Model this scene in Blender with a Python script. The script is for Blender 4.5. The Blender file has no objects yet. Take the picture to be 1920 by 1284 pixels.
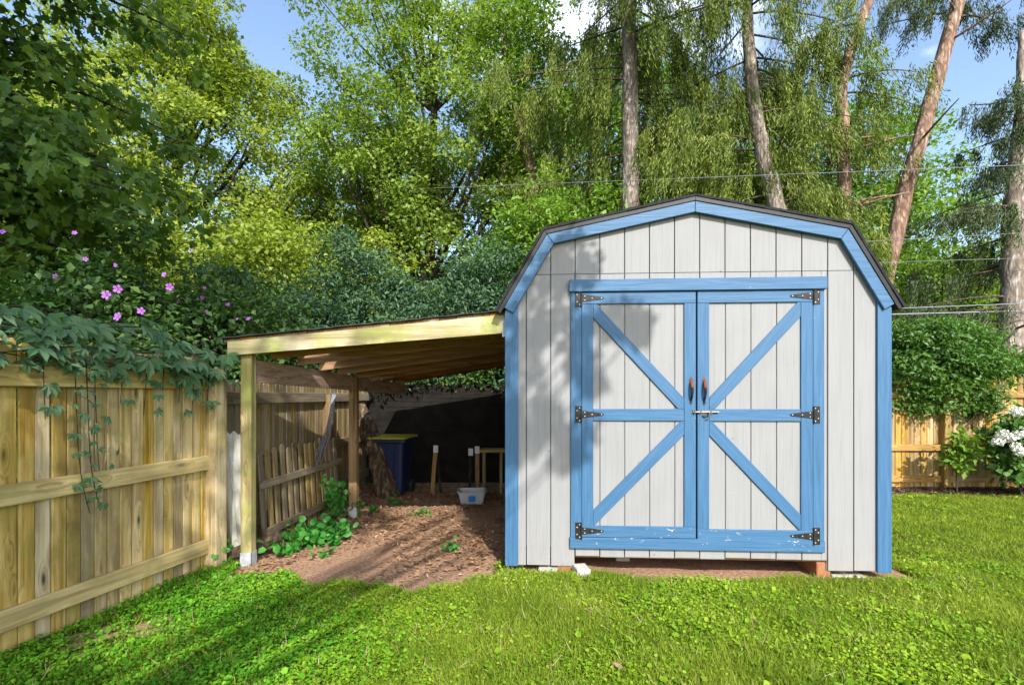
import bpy, math, random
import numpy as np
from mathutils import Vector, Matrix, Euler

random.seed(7)
RNG = np.random.default_rng(7)
R = math.radians
scene = bpy.context.scene
COL = scene.collection

# ------------------------------------------------------------------ camera
F, CX, HY, CH = 940.0, 960.0, 742.0, 1.48      # focal length (px of 1920), centre, horizon row, eye height
cam_d = bpy.data.cameras.new('camera')
cam = bpy.data.objects.new('camera', cam_d); COL.objects.link(cam)
cam.location = (0, 0, CH); cam.rotation_euler = (R(90), 0, 0)
cam_d.sensor_width = 36; cam_d.lens = F / 1920 * 36
cam_d.shift_y = (HY - 642) / 1920
cam_d.clip_start = 0.05; cam_d.clip_end = 2000
scene.camera = cam

# ------------------------------------------------------------------ light
SUN_EL, SUN_AZ = 38.0, 14.0                    # azimuth: degrees right of straight behind the camera
SUN = Vector((math.sin(R(SUN_AZ)) * math.cos(R(SUN_EL)), -math.cos(R(SUN_AZ)) * math.cos(R(SUN_EL)), math.sin(R(SUN_EL))))
w = bpy.data.worlds.new('World'); scene.world = w; w.use_nodes = True
nt = w.node_tree; nt.nodes.clear()
n_out = nt.nodes.new('ShaderNodeOutputWorld'); n_bg = nt.nodes.new('ShaderNodeBackground')
sky = nt.nodes.new('ShaderNodeTexSky'); sky.sky_type = 'NISHITA'; sky.sun_disc = False
sky.sun_elevation = R(SUN_EL); sky.sun_rotation = math.atan2(SUN.x, SUN.y)
sky.air_density = 1.0; sky.dust_density = 1.6; sky.ozone_density = 1.0
tc = nt.nodes.new('ShaderNodeTexCoord'); mp = nt.nodes.new('ShaderNodeMapping')
mp.inputs['Scale'].default_value = (1, 1, 1.9); mp.inputs['Location'].default_value = (0.45, 0.2, 0.1)
nz = nt.nodes.new('ShaderNodeTexNoise'); nz.inputs['Scale'].default_value = 2.6; nz.inputs['Detail'].default_value = 6; nz.inputs['Roughness'].default_value = 0.55
rp = nt.nodes.new('ShaderNodeValToRGB'); rp.color_ramp.elements[0].position = 0.56; rp.color_ramp.elements[1].position = 0.80
mx = nt.nodes.new('ShaderNodeMix'); mx.data_type = 'RGBA'; mx.inputs['B'].default_value = (8.2, 8.6, 9.2, 1)
nt.links.new(tc.outputs['Generated'], mp.inputs['Vector']); nt.links.new(mp.outputs[0], nz.inputs['Vector'])
nt.links.new(nz.outputs[0], rp.inputs[0]); nt.links.new(rp.outputs[0], mx.inputs[0])
nt.links.new(sky.outputs[0], mx.inputs['A']); nt.links.new(mx.outputs['Result'], n_bg.inputs[0])
n_bg.inputs[1].default_value = 0.15; nt.links.new(n_bg.outputs[0], n_out.inputs[0])
sl = bpy.data.lights.new('sun', 'SUN'); sl.energy = 3.1; sl.angle = R(0.53); sl.color = (1, 0.96, 0.90)
so = bpy.data.objects.new('sun', sl); COL.objects.link(so)
so.rotation_euler = SUN.to_track_quat('Z', 'Y').to_euler(); so.location = (6, -10, 12)
vs = scene.view_settings; vs.view_transform = 'Standard'; vs.look = 'None'; vs.gamma = 1; vs.exposure = 1.24
vs.use_curve_mapping = False
scene.render.engine = 'CYCLES'
scene.cycles.max_bounces = 7; scene.cycles.diffuse_bounces = 4; scene.cycles.transmission_bounces = 5
scene.cycles.transparent_max_bounces = 4; scene.cycles.caustics_reflective = False; scene.cycles.caustics_refractive = False

# ------------------------------------------------------------------ helpers
def P(px, py, y):                      # the point at depth y seen at a pixel of the photograph
    return Vector(((px - CX) / F * y, y, CH - (py - HY) / F * y))

def tag(o, label, cat, group=None, kind=None):
    if label: o['label'] = label
    if cat: o['category'] = cat
    if group: o['group'] = group
    if kind: o['kind'] = kind
    return o

def empty(name, loc, label, cat, rz=0.0, group=None):
    o = bpy.data.objects.new(name, None); COL.objects.link(o)
    o.location = loc; o.rotation_euler = (0, 0, rz); o.empty_display_size = 0.1
    return tag(o, label, cat, group)

def link(name, me, parent=None, loc=None, rot=None):
    o = bpy.data.objects.new(name, me); COL.objects.link(o)
    if parent: o.parent = parent
    if loc is not None: o.location = loc
    if rot is not None: o.rotation_euler = rot
    return o

class MB:
    def __init__(s): s.v = []; s.f = []; s.m = []
    def add(s, v, f, m=0):
        b = len(s.v); s.v += [tuple(x) for x in v]; s.f += [tuple(b + i for i in q) for q in f]; s.m += [m] * len(f); return s
    def box(s, a, b, m=0, c=0.0):
        x0, y0, z0 = a; x1, y1, z1 = b
        if c <= 0:
            v = [(x, y, z) for z in (z0, z1) for y in (y0, y1) for x in (x0, x1)]
            return s.add(v, [(0, 2, 3, 1), (4, 5, 7, 6), (0, 1, 5, 4), (2, 6, 7, 3), (0, 4, 6, 2), (1, 3, 7, 5)], m)
        # chamfered box
        cx, cy, cz = (min(c, .45 * abs(q)) for q in (x1 - x0, y1 - y0, z1 - z0))
        v = []; idx = {}
        for i, (X, sx) in enumerate(((x0, 1), (x1, -1))):
            for j, (Y, sy) in enumerate(((y0, 1), (y1, -1))):
                for k, (Z, sz) in enumerate(((z0, 1), (z1, -1))):
                    for ax in range(3):
                        idx[i, j, k, ax] = len(v)
                        v.append((X + (0 if ax == 0 else sx * cx), Y + (0 if ax == 1 else sy * cy), Z + (0 if ax == 2 else sz * cz)))
        f = []
        for ax in range(3):
            for e in range(2):
                q = []
                for (p, r) in ((0, 0), (1, 0), (1, 1), (0, 1)):
                    t = [p, r]; t.insert(ax, e); q.append(idx[t[0], t[1], t[2], ax])
                f.append(q if (e == 1) ^ (ax == 1) else q[::-1])
        for ax in range(3):
            o1, o2 = [q for q in range(3) if q != ax]
            for e1 in range(2):
                for e2 in range(2):
                    def K(e, a):
                        t = [0, 0, 0]; t[ax] = e; t[o1] = e1; t[o2] = e2; return idx[t[0], t[1], t[2], a]
                    q = [K(0, o1), K(1, o1), K(1, o2), K(0, o2)]
                    f.append(q)
        for key in [(i, j, k) for i in (0, 1) for j in (0, 1) for k in (0, 1)]:
            f.append([idx[key + (a,)] for a in range(3)])
        return s.add(v, f, m)
    def prism(s, poly, y0, y1, m=0, inset=0.0):     # polygon in (x,z), extruded along y; y0 is the front
        n = len(poly)
        if inset > 0:
            c = (sum(p[0] for p in poly) / n, sum(p[1] for p in poly) / n)
            fr = inset_poly(poly, inset)
            v = [(p[0], y0, p[1]) for p in fr] + [(p[0], y0 + inset, p[1]) for p in poly] + [(p[0], y1, p[1]) for p in poly]
            f = [tuple(range(n)), tuple(range(3 * n - 1, 2 * n - 1, -1))]
            for k in range(2):
                for i in range(n):
                    j = (i + 1) % n; f.append((k * n + i, (k + 1) * n + i, (k + 1) * n + j, k * n + j))
            return s.add(v, f, m)
        v = [(p[0], y0, p[1]) for p in poly] + [(p[0], y1, p[1]) for p in poly]
        f = [tuple(range(n)), tuple(range(2 * n - 1, n - 1, -1))] + [(i, n + i, n + (i + 1) % n, (i + 1) % n) for i in range(n)]
        return s.add(v, f, m)
    def tube(s, pts, rad, seg=7, m=0, cap=True, wob=0.0):
        pts = [Vector(p) for p in pts]; n = len(pts)
        if not hasattr(rad, '__len__'): rad = [rad] * n
        b = len(s.v); ref = None
        for i, p in enumerate(pts):
            t = (pts[min(i + 1, n - 1)] - pts[max(i - 1, 0)])
            t = t.normalized() if t.length > 1e-9 else Vector((0, 0, 1))
            if ref is None: ref = t.orthogonal().normalized()
            a = (ref - t * ref.dot(t)); a = a.normalized() if a.length > 1e-6 else t.orthogonal().normalized(); ref = a
            c = t.cross(a)
            for k in range(seg):
                th = 2 * math.pi * k / seg; r = rad[i] * (1 + wob * random.uniform(-1, 1))
                s.v.append(tuple(p + a * (r * math.cos(th)) + c * (r * math.sin(th))))
        for i in range(n - 1):
            for k in range(seg):
                k2 = (k + 1) % seg
                s.f.append((b + i * seg + k, b + i * seg + k2, b + (i + 1) * seg + k2, b + (i + 1) * seg + k)); s.m.append(m)
        if cap:
            s.f.append(tuple(b + k for k in range(seg))[::-1]); s.m.append(m)
            s.f.append(tuple(b + (n - 1) * seg + k for k in range(seg))); s.m.append(m)
        return s
    def mesh(s, name, mats, smooth=False):
        me = bpy.data.meshes.new(name); me.from_pydata(s.v, [], s.f)
        for q in (mats if isinstance(mats, (list, tuple)) else [mats]): me.materials.append(q)
        me.polygons.foreach_set('material_index', s.m)
        if smooth: me.polygons.foreach_set('use_smooth', [True] * len(s.f))
        import bmesh
        bm = bmesh.new(); bm.from_mesh(me); bmesh.ops.recalc_face_normals(bm, faces=bm.faces); bm.to_mesh(me); bm.free()
        me.update(); return me
    def build(s, name, mats, parent=None, loc=None, rot=None, smooth=False):
        return link(name, s.mesh(name, mats, smooth), parent, loc, rot)

def inset_poly(poly, d):
    n = len(poly); area = sum(poly[i][0] * poly[(i + 1) % n][1] - poly[(i + 1) % n][0] * poly[i][1] for i in range(n))
    sg = 1 if area > 0 else -1; out = []
    for i in range(n):
        p0, p1, p2 = Vector(poly[i - 1]), Vector(poly[i]), Vector(poly[(i + 1) % n])
        e1 = (p1 - p0).normalized(); e2 = (p2 - p1).normalized()
        n1 = Vector((-e1.y, e1.x)) * sg; n2 = Vector((-e2.y, e2.x)) * sg
        b = n1 + n2; b = b / max(b.dot(n1), .3) if b.length > 1e-6 else n1
        out.append(tuple(p1 + b * d))
    return out

def clip_poly(poly, inside, cut):
    out = []
    for i in range(len(poly)):
        a, b = poly[i], poly[(i + 1) % len(poly)]; ia, ib = inside(a), inside(b)
        if ia: out.append(a)
        if ia != ib: out.append(cut(a, b))
    return out

def clip_half(poly, p, n):             # keep the side where (q-p).n >= 0
    def d(q): return (q[0] - p[0]) * n[0] + (q[1] - p[1]) * n[1]
    def cut(a, b):
        t = d(a) / (d(a) - d(b)); return (a[0] + (b[0] - a[0]) * t, a[1] + (b[1] - a[1]) * t)
    return clip_poly(poly, lambda q: d(q) >= 0, cut) if poly else poly

# ------------------------------------------------------------------ materials
def newmat(name):
    m = bpy.data.materials.new(name); m.use_nodes = True
    t = m.node_tree; b = t.nodes['Principled BSDF']; return m, t, b

def N(t, typ, **kw):
    n = t.nodes.new(typ)
    for k, v in kw.items():
        if k.startswith('i_'):
            key = k[2:]; n.inputs[int(key) if key.isdigit() else key.replace('_', ' ')].default_value = v
        else: setattr(n, k, v)
    return n

def ramp(t, src, stops):
    r = t.nodes.new('ShaderNodeValToRGB'); el = r.color_ramp.elements
    while len(el) < len(stops): el.new(0.5)
    for e, (p, c) in zip(el, stops): e.position = p; e.color = tuple(c) + (1,) if len(c) == 3 else c
    if src is not None: t.links.new(src, r.inputs[0])
    return r.outputs[0]

def mixc(t, fac, a, b, mode='MIX'):
    m = t.nodes.new('ShaderNodeMix'); m.data_type = 'RGBA'; m.blend_type = mode
    for s, v in (('Factor', fac), ('A', a), ('B', b)):
        sk = m.inputs[s] if s != 'Factor' else m.inputs[0]
        if hasattr(v, 'links') or hasattr(v, 'is_linked'): t.links.new(v, sk)
        elif s == 'Factor': sk.default_value = v
        else: sk.default_value = tuple(v) + (1,) if len(v) == 3 else v
    return m.outputs['Result']

def coords(t, scale=(1, 1, 1), rnd=True):
    c = t.nodes.new('ShaderNodeTexCoord'); m = t.nodes.new('ShaderNodeMapping'); m.inputs['Scale'].default_value = scale
    if rnd:
        oi = t.nodes.new('ShaderNodeObjectInfo'); mu = N(t, 'ShaderNodeVectorMath', operation='SCALE'); mu.inputs['Scale'].default_value = 1.0
        cb = t.nodes.new('ShaderNodeCombineXYZ'); ml = N(t, 'ShaderNodeMath', operation='MULTIPLY', i_1=37.0)
        t.links.new(oi.outputs['Random'], ml.inputs[0])
        for k in range(3): t.links.new(ml.outputs[0], cb.inputs[k])
        ad = N(t, 'ShaderNodeVectorMath', operation='ADD'); t.links.new(c.outputs['Object'], ad.inputs[0]); t.links.new(cb.outputs[0], ad.inputs[1])
        t.links.new(ad.outputs[0], m.inputs['Vector'])
    else: t.links.new(c.outputs['Object'], m.inputs['Vector'])
    return m.outputs[0]

def noise(t, vec, scale, detail=4, rough=.55, dist=0.0):
    n = N(t, 'ShaderNodeTexNoise'); n.inputs['Scale'].default_value = scale; n.inputs['Detail'].default_value = detail
    n.inputs['Roughness'].default_value = rough; n.inputs['Distortion'].default_value = dist
    t.links.new(vec, n.inputs['Vector']); return n.outputs[0]

def bump(t, b, h, strength, dist=.01, prev=None):
    n = N(t, 'ShaderNodeBump'); n.inputs['Strength'].default_value = strength; n.inputs['Distance'].default_value = dist
    t.links.new(h, n.inputs['Height'])
    if prev is not None: t.links.new(prev, n.inputs['Normal'])
    t.links.new(n.outputs[0], b.inputs['Normal']); return n.outputs[0]

def wood(name, dark, mid, light, axis=2, moss=0.0, mosscol=(.22, .26, .05), knots=.5, rough=.85, vary=.35, stain=.3, grain=1.0):
    m, t, b = newmat(name)
    sc = [26.0, 26.0, 26.0]; sc[axis] = 1.0
    sk = [8.5, 8.5, 8.5]; sk[axis] = 2.3
    vk = coords(t, tuple(sk)); vo = N(t, 'ShaderNodeTexVoronoi'); vo.inputs['Scale'].default_value = 1.0; t.links.new(vk, vo.inputs['Vector'])
    # grain bows round the knots
    v = coords(t, tuple(sc)); kn = N(t, 'ShaderNodeMapRange'); kn.inputs['From Max'].default_value = .35; kn.inputs['To Min'].default_value = 2.2; kn.inputs['To Max'].default_value = 0.0
    t.links.new(vo.outputs['Distance'], kn.inputs['Value']); va = N(t, 'ShaderNodeVectorMath', operation='ADD'); t.links.new(v, va.inputs[0]); t.links.new(kn.outputs[0], va.inputs[1])
    g = noise(t, va.outputs[0], 1.0, 5, .55, .5)
    col = ramp(t, g, [(.30, dark), (.50, mid), (.74, light)])
    sb = [5.0, 5.0, 5.0]; sb[axis] = 1.1
    blot = noise(t, coords(t, tuple(sb)), 1.0, 5, .6, .4)
    col = mixc(t, ramp(t, blot, [(.36, (stain * 1.2,) * 3), (.50, (0, 0, 0))]), col, tuple(c * .5 for c in mid))
    col = mixc(t, ramp(t, blot, [(.52, (0, 0, 0)), (.70, (stain,) * 3)]), col, tuple(min(1, c * 1.12) for c in light))
    wn = N(t, 'ShaderNodeTexWhiteNoise'); t.links.new(vo.outputs['Position'], wn.inputs['Vector'])
    kf = ramp(t, vo.outputs['Distance'], [(.045, (knots,) * 3), (.12, (knots * .3,) * 3), (.2, (0, 0, 0))])
    kf = mixc(t, 1.0, kf, ramp(t, wn.outputs['Value'], [(.45, (0, 0, 0)), (.5, (1, 1, 1))]), 'MULTIPLY')
    col = mixc(t, kf, col, tuple(c * .35 for c in dark))
    oi = N(t, 'ShaderNodeObjectInfo')
    hv = N(t, 'ShaderNodeHueSaturation'); vr = N(t, 'ShaderNodeMapRange'); vr.inputs['To Min'].default_value = 1 - vary; vr.inputs['To Max'].default_value = 1 + vary * .6
    t.links.new(oi.outputs['Random'], vr.inputs['Value']); t.links.new(vr.outputs[0], hv.inputs['Value'])
    fr = N(t, 'ShaderNodeMath', operation='MULTIPLY', i_1=7.37); f2 = N(t, 'ShaderNodeMath', operation='FRACT'); sr = N(t, 'ShaderNodeMapRange'); sr.inputs['To Min'].default_value = 1 - vary * .8; sr.inputs['To Max'].default_value = 1 + vary * .6
    t.links.new(oi.outputs['Random'], fr.inputs[0]); t.links.new(fr.outputs[0], f2.inputs[0]); t.links.new(f2.outputs[0], sr.inputs['Value']); t.links.new(sr.outputs[0], hv.inputs['Saturation']); t.links.new(col, hv.inputs['Color']); col = hv.outputs[0]
    if moss > 0:
        mo = noise(t, coords(t, (1.6, 1.6, 1.6)), 2.2, 5, .65)
        col = mixc(t, ramp(t, mo, [(.62 - moss * .3, (0, 0, 0)), (.82 - moss * .2, (.85,) * 3)]), col, mosscol)
    t.links.new(col, b.inputs['Base Color']); b.inputs['Roughness'].default_value = rough; b.inputs['Specular IOR Level'].default_value = .2
    bump(t, b, g, .5 * grain, .004); return m

def leafmat(name, dark, mid, light, trans=.35, gloss=.35, big=1.2):
    m, t, b = newmat(name); b.inputs['Roughness'].default_value = .5; b.inputs['Specular IOR Level'].default_value = gloss
    ge = N(t, 'ShaderNodeNewGeometry'); tcn = N(t, 'ShaderNodeTexCoord')
    nz = noise(t, tcn.outputs['Object'], big, 2)
    ad = N(t, 'ShaderNodeMath', operation='MULTIPLY_ADD', i_1=.42, i_2=0.0); t.links.new(ge.outputs['Random Per Island'], ad.inputs[0])
    ad2 = N(t, 'ShaderNodeMath', operation='MULTIPLY_ADD', i_1=.72); t.links.new(nz, ad2.inputs[0]); t.links.new(ad.outputs[0], ad2.inputs[2])
    col = ramp(t, ad2.outputs[0], [(.12, dark), (.5, mid), (.88, light)])
    t.links.new(col, b.inputs['Base Color'])
    tr = N(t, 'ShaderNodeBsdfTranslucent'); ms = N(t, 'ShaderNodeMixShader'); ms.inputs[0].default_value = trans
    tcol = mixc(t, 1.0, col, (1.25, 1.3, .55), 'MULTIPLY'); t.links.new(tcol, tr.inputs['Color'])
    o = t.nodes['Material Output']; t.links.new(b.outputs[0], ms.inputs[1]); t.links.new(tr.outputs[0], ms.inputs[2]); t.links.new(ms.outputs[0], o.inputs['Surface'])
    return m

def plain(name, col, rough=.6, metal=0.0, var=.15, scale=8.0, spec=.4, bmp=.1):
    m, t, b = newmat(name); v = coords(t); n = noise(t, v, scale, 5, .6)
    c = ramp(t, n, [(.3, tuple(x * (1 - var) for x in col)), (.7, tuple(min(1, x * (1 + var)) for x in col))])
    t.links.new(c, b.inputs['Base Color']); b.inputs['Roughness'].default_value = rough; b.inputs['Metallic'].default_value = metal
    b.inputs['Specular IOR Level'].default_value = spec
    if bmp: bump(t, b, n, bmp, .004)
    return m

def bark(name, dark, light, scale=9.0):
    m, t, b = newmat(name); v = coords(t, (1, 1, .28)); n = noise(t, v, scale * 1.5, 6, .7, .8)
    n2 = noise(t, coords(t, (1, 1, .5)), 2.2, 4, .6)
    ds = N(t, 'ShaderNodeVectorMath', operation='MULTIPLY_ADD'); nc = N(t, 'ShaderNodeTexNoise'); nc.inputs['Scale'].default_value = scale; nc.inputs['Detail'].default_value = 3; t.links.new(v, nc.inputs['Vector'])
    t.links.new(nc.outputs['Color'], ds.inputs[0]); ds.inputs[1].default_value = (.14, .14, .14); t.links.new(v, ds.inputs[2])
    vo = N(t, 'ShaderNodeTexVoronoi'); vo.feature = 'F1'; vo.inputs['Scale'].default_value = scale * 2.6; vo.inputs['Randomness'].default_value = 1.0; t.links.new(ds.outputs[0], vo.inputs['Vector'])
    c = ramp(t, n, [(.36, tuple(x * .6 for x in dark)), (.5, dark), (.66, light)])
    c = mixc(t, ramp(t, n2, [(.4, (0, 0, 0)), (.7, (.45,) * 3)]), c, tuple(x * .75 for x in dark))
    c = mixc(t, ramp(t, vo.outputs['Distance'], [(.35, (0, 0, 0)), (.7, (.8,) * 3)]), c, tuple(x * .4 for x in dark))
    t.links.new(c, b.inputs['Base Color']); b.inputs['Roughness'].default_value = .95; b.inputs['Specular IOR Level'].default_value = .15
    p = bump(t, b, vo.outputs['Distance'], -.6 if False else .6, .02); bump(t, b, n, .5, .02, p); return m

def siding_mat():
    m, t, b = newmat('white_painted_siding')
    v = coords(t, (55, 55, 2.0)); g = noise(t, v, 1.0, 6, .62, .3)
    v2 = coords(t, (1, 1, 1)); bl = noise(t, v2, 2.4, 5, .6)
    c = ramp(t, g, [(.28, (.224, .226, .231)), (.5, (.251, .253, .258)), (.75, (.267, .269, .274))])
    c = mixc(t, ramp(t, bl, [(.45, (0, 0, 0)), (.8, (.4,) * 3)]), c, (.205, .207, .212))
    vo = N(t, 'ShaderNodeTexVoronoi'); vo.inputs['Scale'].default_value = 5.5; t.links.new(v2, vo.inputs['Vector'])
    c = mixc(t, ramp(t, vo.outputs['Distance'], [(.022, (.8,) * 3), (.05, (0, 0, 0))]), c, (.10, .085, .07))
    # splash dirt creeping up from the lower edge of the wall
    ge = N(t, 'ShaderNodeNewGeometry'); sx = N(t, 'ShaderNodeSeparateXYZ'); t.links.new(ge.outputs['Position'], sx.inputs[0])
    dz = ramp(t, sx.outputs['Z'], [(.06, (1, 1, 1)), (.42, (0, 0, 0))])
    dd = mixc(t, 1.0, dz, ramp(t, noise(t, v2, 9.0, 6, .7), [(.42, (0, 0, 0)), (.7, (.55,) * 3)]), 'MULTIPLY')
    c = mixc(t, dd, c, (.32, .28, .23))
    t.links.new(c, b.inputs['Base Color']); b.inputs['Roughness'].default_value = .62; b.inputs['Specular IOR Level'].default_value = .3
    h = noise(t, coords(t, (26, 26, 90)), 1.0, 3, .6)
    p = bump(t, b, g, .35, .004); bump(t, b, h, .3, .003, p); return m

def blue_mat(name, axis, wear=0.0):
    m, t, b = newmat(name); sc = [48.0] * 3; sc[axis] = 2.4
    v = coords(t, tuple(sc)); g = noise(t, v, 1.0, 6, .6, .8)
    c = ramp(t, g, [(.28, (.030, .094, .185)), (.5, (.042, .122, .235)), (.75, (.062, .155, .28))])
    v2 = coords(t); bl = noise(t, v2, 5.0, 4, .6)
    c = mixc(t, ramp(t, bl, [(.5, (0, 0, 0)), (.8, (.4,) * 3)]), c, (.045, .125, .26))
    vo = N(t, 'ShaderNodeTexVoronoi'); vo.inputs['Scale'].default_value = 6.5; t.links.new(v2, vo.inputs['Vector'])
    c = mixc(t, ramp(t, vo.outputs['Distance'], [(.02, (.7,) * 3), (.045, (0, 0, 0))]), c, (.25, .32, .40))
    if wear > 0:
        sw = [40.0] * 3; sw[axis] = 14.0
        ch = noise(t, coords(t, tuple(sw)), 1.0, 5, .65); lo = noise(t, v2, 3.2, 2)
        k = mixc(t, 1.0, ramp(t, ch, [(.625, (0, 0, 0)), (.64, (1, 1, 1))]), ramp(t, lo, [(.50, (0, 0, 0)), (.54, (1, 1, 1))]), 'MULTIPLY')
        c = mixc(t, k, c, (.46, .43, .37))
    t.links.new(c, b.inputs['Base Color']); b.inputs['Roughness'].default_value = .5; b.inputs['Specular IOR Level'].default_value = .35
    bump(t, b, g, .75, .004); return m

M = {}
M['siding'] = siding_mat()
M['blue_v'] = blue_mat('blue_paint_upright', 2); M['blue_h'] = blue_mat('blue_paint_level', 0); M['blue_w'] = blue_mat('blue_paint_chipped', 0, 1.0)
M['groove'] = plain('dark_groove_backing', (.10, .098, .095), .8)  # dark grey backing that shows in the grooves between siding boards
M['iron'] = plain('black_iron', (.028, .027, .027), .5, .5, .5, 30, .4)
M['rust'] = plain('rusty_iron', (.20, .062, .030), .8, .2, .5, 40, .2)
M['steel'] = plain('galvanised_steel', (.42, .45, .47), .5, .25, .25, 30)
M['bolt'] = plain('tarnished_bolt_steel', (.16, .155, .15), .4, .6, .4, 60)
M['roof'] = plain('black_shingle', (.022, .023, .026), .9, 0, .4, 60, .2, .5)
M['drip'] = plain('black_drip_edge', (.02, .02, .022), .45, .3, .2, 20)
M['fence'] = wood('treated_pine', (.22, .138, .042), (.44, .31, .105), (.66, .52, .25), 2, .28, (.31, .27, .06), 1.0, .85, .34, .7)
M['fence_y'] = wood('treated_pine_level', (.20, .135, .06), (.38, .28, .13), (.52, .41, .22), 1, .25, (.26, .25, .08), .7, .85, .2)
M['grey'] = wood('weathered_pine', (.15, .11, .055), (.28, .215, .11), (.41, .325, .19), 2, .15, (.14, .14, .05), .5, .9, .35)
M['grey_y'] = wood('weathered_pine_level', (.085, .068, .05), (.16, .13, .09), (.24, .20, .15), 1, 0, knots=.5, rough=.9, vary=.2)
M['post'] = wood('mossy_post', (.17, .115, .045), (.38, .29, .12), (.58, .48, .25), 2, .7, (.25, .29, .07), 1.0, .85, .1, .8)
M['beam'] = wood('mossy_beam', (.19, .135, .06), (.41, .32, .17), (.60, .52, .34), 0, .7, (.25, .28, .06), 1.0, .85, .1, .8)
M['brown_x'] = wood('brown_lumber', (.19, .09, .036), (.37, .195, .085), (.50, .29, .14), 0, 0, knots=.8, vary=.35)
M['brown_y'] = wood('brown_lumber_deep', (.20, .095, .04), (.39, .21, .095), (.52, .31, .155), 1, 0, knots=.8, vary=.45)
M['brown_z'] = wood('brown_post', (.13, .075, .03), (.27, .17, .08), (.38, .27, .14), 2, .1, knots=.7, vary=.2)
M['gold'] = wood('golden_cedar', (.22, .12, .03), (.40, .25, .075), (.54, .37, .14), 2, .15, (.36, .33, .08), .6, .8, .3)
M['gold_x'] = wood('golden_cedar_level', (.23, .125, .045), (.39, .24, .09), (.50, .34, .15), 0, 0, knots=.5, vary=.2)
M['white_wood'] = wood('peeling_white_board', (.30, .28, .21), (.60, .58, .50), (.80, .78, .72), 2, .35, (.27, .28, .14), .3, .9, .2, .5)
M['felt'] = plain('roofing_felt', (.045, .042, .038), .95, 0, .5, 12, .2, .6)
M['skid'] = plain('brown_skid_wood', (.30, .125, .055), .8, 0, .2, 18)
M['conc'] = plain('pale_concrete', (.46, .43, .37), .9, 0, .2, 24, .3, .4)
M['binblue'] = plain('blue_bin_plastic', (.012, .022, .075), .5, 0, .15, 5)
M['binyel'] = plain('yellow_lid_plastic', (.42, .38, .02), .45, 0, .1, 5)
M['black'] = plain('black_rubber', (.02, .02, .02), .7)
M['tub'] = plain('grey_tub_plastic', (.42, .45, .47), .4, 0, .08, 5)
M['label_blue'] = plain('blue_sticker', (.02, .20, .60), .5, 0, .1, 5)
M['paper'] = plain('white_tag', (.70, .70, .70), .7, 0, .08, 12)
M['reed'] = plain('dark_reed', (.014, .012, .010), .9, 0, .5, 5, .2)
M['cable'] = plain('pale_cable', (.20, .21, .24), .5, 0, .1, 5)
M['wire'] = plain('grey_wire', (.22, .23, .25), .5, .3, .1, 5)
M['bark_spruce'] = bark('spruce_bark', (.27, .22, .18), (.56, .51, .45), 8)
M['bark_pine'] = bark('pine_bark', (.29, .18, .13), (.55, .43, .35), 7)
M['bark_dark'] = bark('dark_bark', (.055, .045, .035), (.15, .125, .095), 10)
M['bark_limb'] = bark('limb_bark', (.10, .075, .055), (.24, .185, .14), 10)
M['bark_log'] = bark('log_bark', (.10, .07, .045), (.38, .29, .19), 9)
M['lf_bright'] = leafmat('leaf_sunny_green', (.09, .15, .014), (.22, .30, .032), (.40, .45, .085), .44)
M['lf_mid'] = leafmat('leaf_mid_green', (.055, .12, .012), (.155, .25, .028), (.31, .39, .07), .42)
M['lf_fresh'] = leafmat('leaf_fresh_green', (.045, .115, .012), (.12, .235, .022), (.25, .37, .055), .4)
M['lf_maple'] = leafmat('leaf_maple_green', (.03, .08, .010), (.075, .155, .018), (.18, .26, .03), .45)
M['lf_blue'] = leafmat('leaf_bluish_green', (.022, .065, .032), (.05, .12, .055), (.11, .20, .09), .3, .5)
M['lf_vine'] = leafmat('leaf_creeper', (.035, .10, .04), (.075, .165, .07), (.14, .25, .105), .3, .5)
M['lf_hib'] = leafmat('leaf_hibiscus', (.025, .07, .022), (.05, .12, .03), (.13, .21, .035), .35)
M['lf_spruce'] = leafmat('spruce_needles', (.035, .07, .014), (.115, .17, .026), (.28, .32, .055), .28, .25)
M['lf_spruce_d'] = leafmat('dark_spruce_needles', (.03, .055, .025), (.06, .095, .035), (.11, .14, .05), .2, .25)
M['lf_bush'] = leafmat('leaf_bush', (.03, .09, .014), (.065, .16, .02), (.13, .245, .04), .33, .5)
M['lf_yellow'] = leafmat('leaf_yellow', (.22, .20, .01), (.36, .30, .015), (.48, .40, .05), .4)
M['lf_clover'] = leafmat('clover_leaf', (.065, .155, .007), (.15, .28, .014), (.31, .43, .03), .3, .12, 1.6)
M['lf_grass'] = leafmat('grass_blade', (.08, .145, .010), (.165, .25, .02), (.33, .38, .05), .3, .12, 1.6)
M['lf_ivy'] = leafmat('ivy_leaf', (.02, .13, .018), (.04, .21, .025), (.09, .32, .04), .35, .5)
M['lf_gill'] = leafmat('ground_ivy_leaf', (.03, .135, .008), (.08, .26, .014), (.22, .42, .03), .3, .12, 2.2)
M['straw'] = leafmat('dead_straw', (.20, .15, .07), (.36, .29, .15), (.50, .42, .25), .2, .2)
M['litter'] = leafmat('dry_leaf', (.12, .065, .035), (.28, .165, .09), (.46, .32, .20), .1, .2)
M['petal'] = plain('purple_petal', (.32, .11, .44), .6, 0, .25, 20, .2, 0)
M['petal_eye'] = plain('crimson_flower_eye', (.22, .01, .06), .6)
M['stamen'] = plain('cream_stamen', (.75, .68, .42), .6)
M['petal_white'] = plain('white_hydrangea_petal', (.66, .68, .60), .6, 0, .12, 20, .2, 0)
M['house'] = plain('pale_house_siding', (.60, .60, .58), .7)
M['house_roof'] = plain('grey_house_roof', (.12, .12, .13), .9, 0, .3, 8)
M['glass'] = plain('window_glass', (.03, .04, .05), .12, 0, .05, 3, .6, 0)

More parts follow.
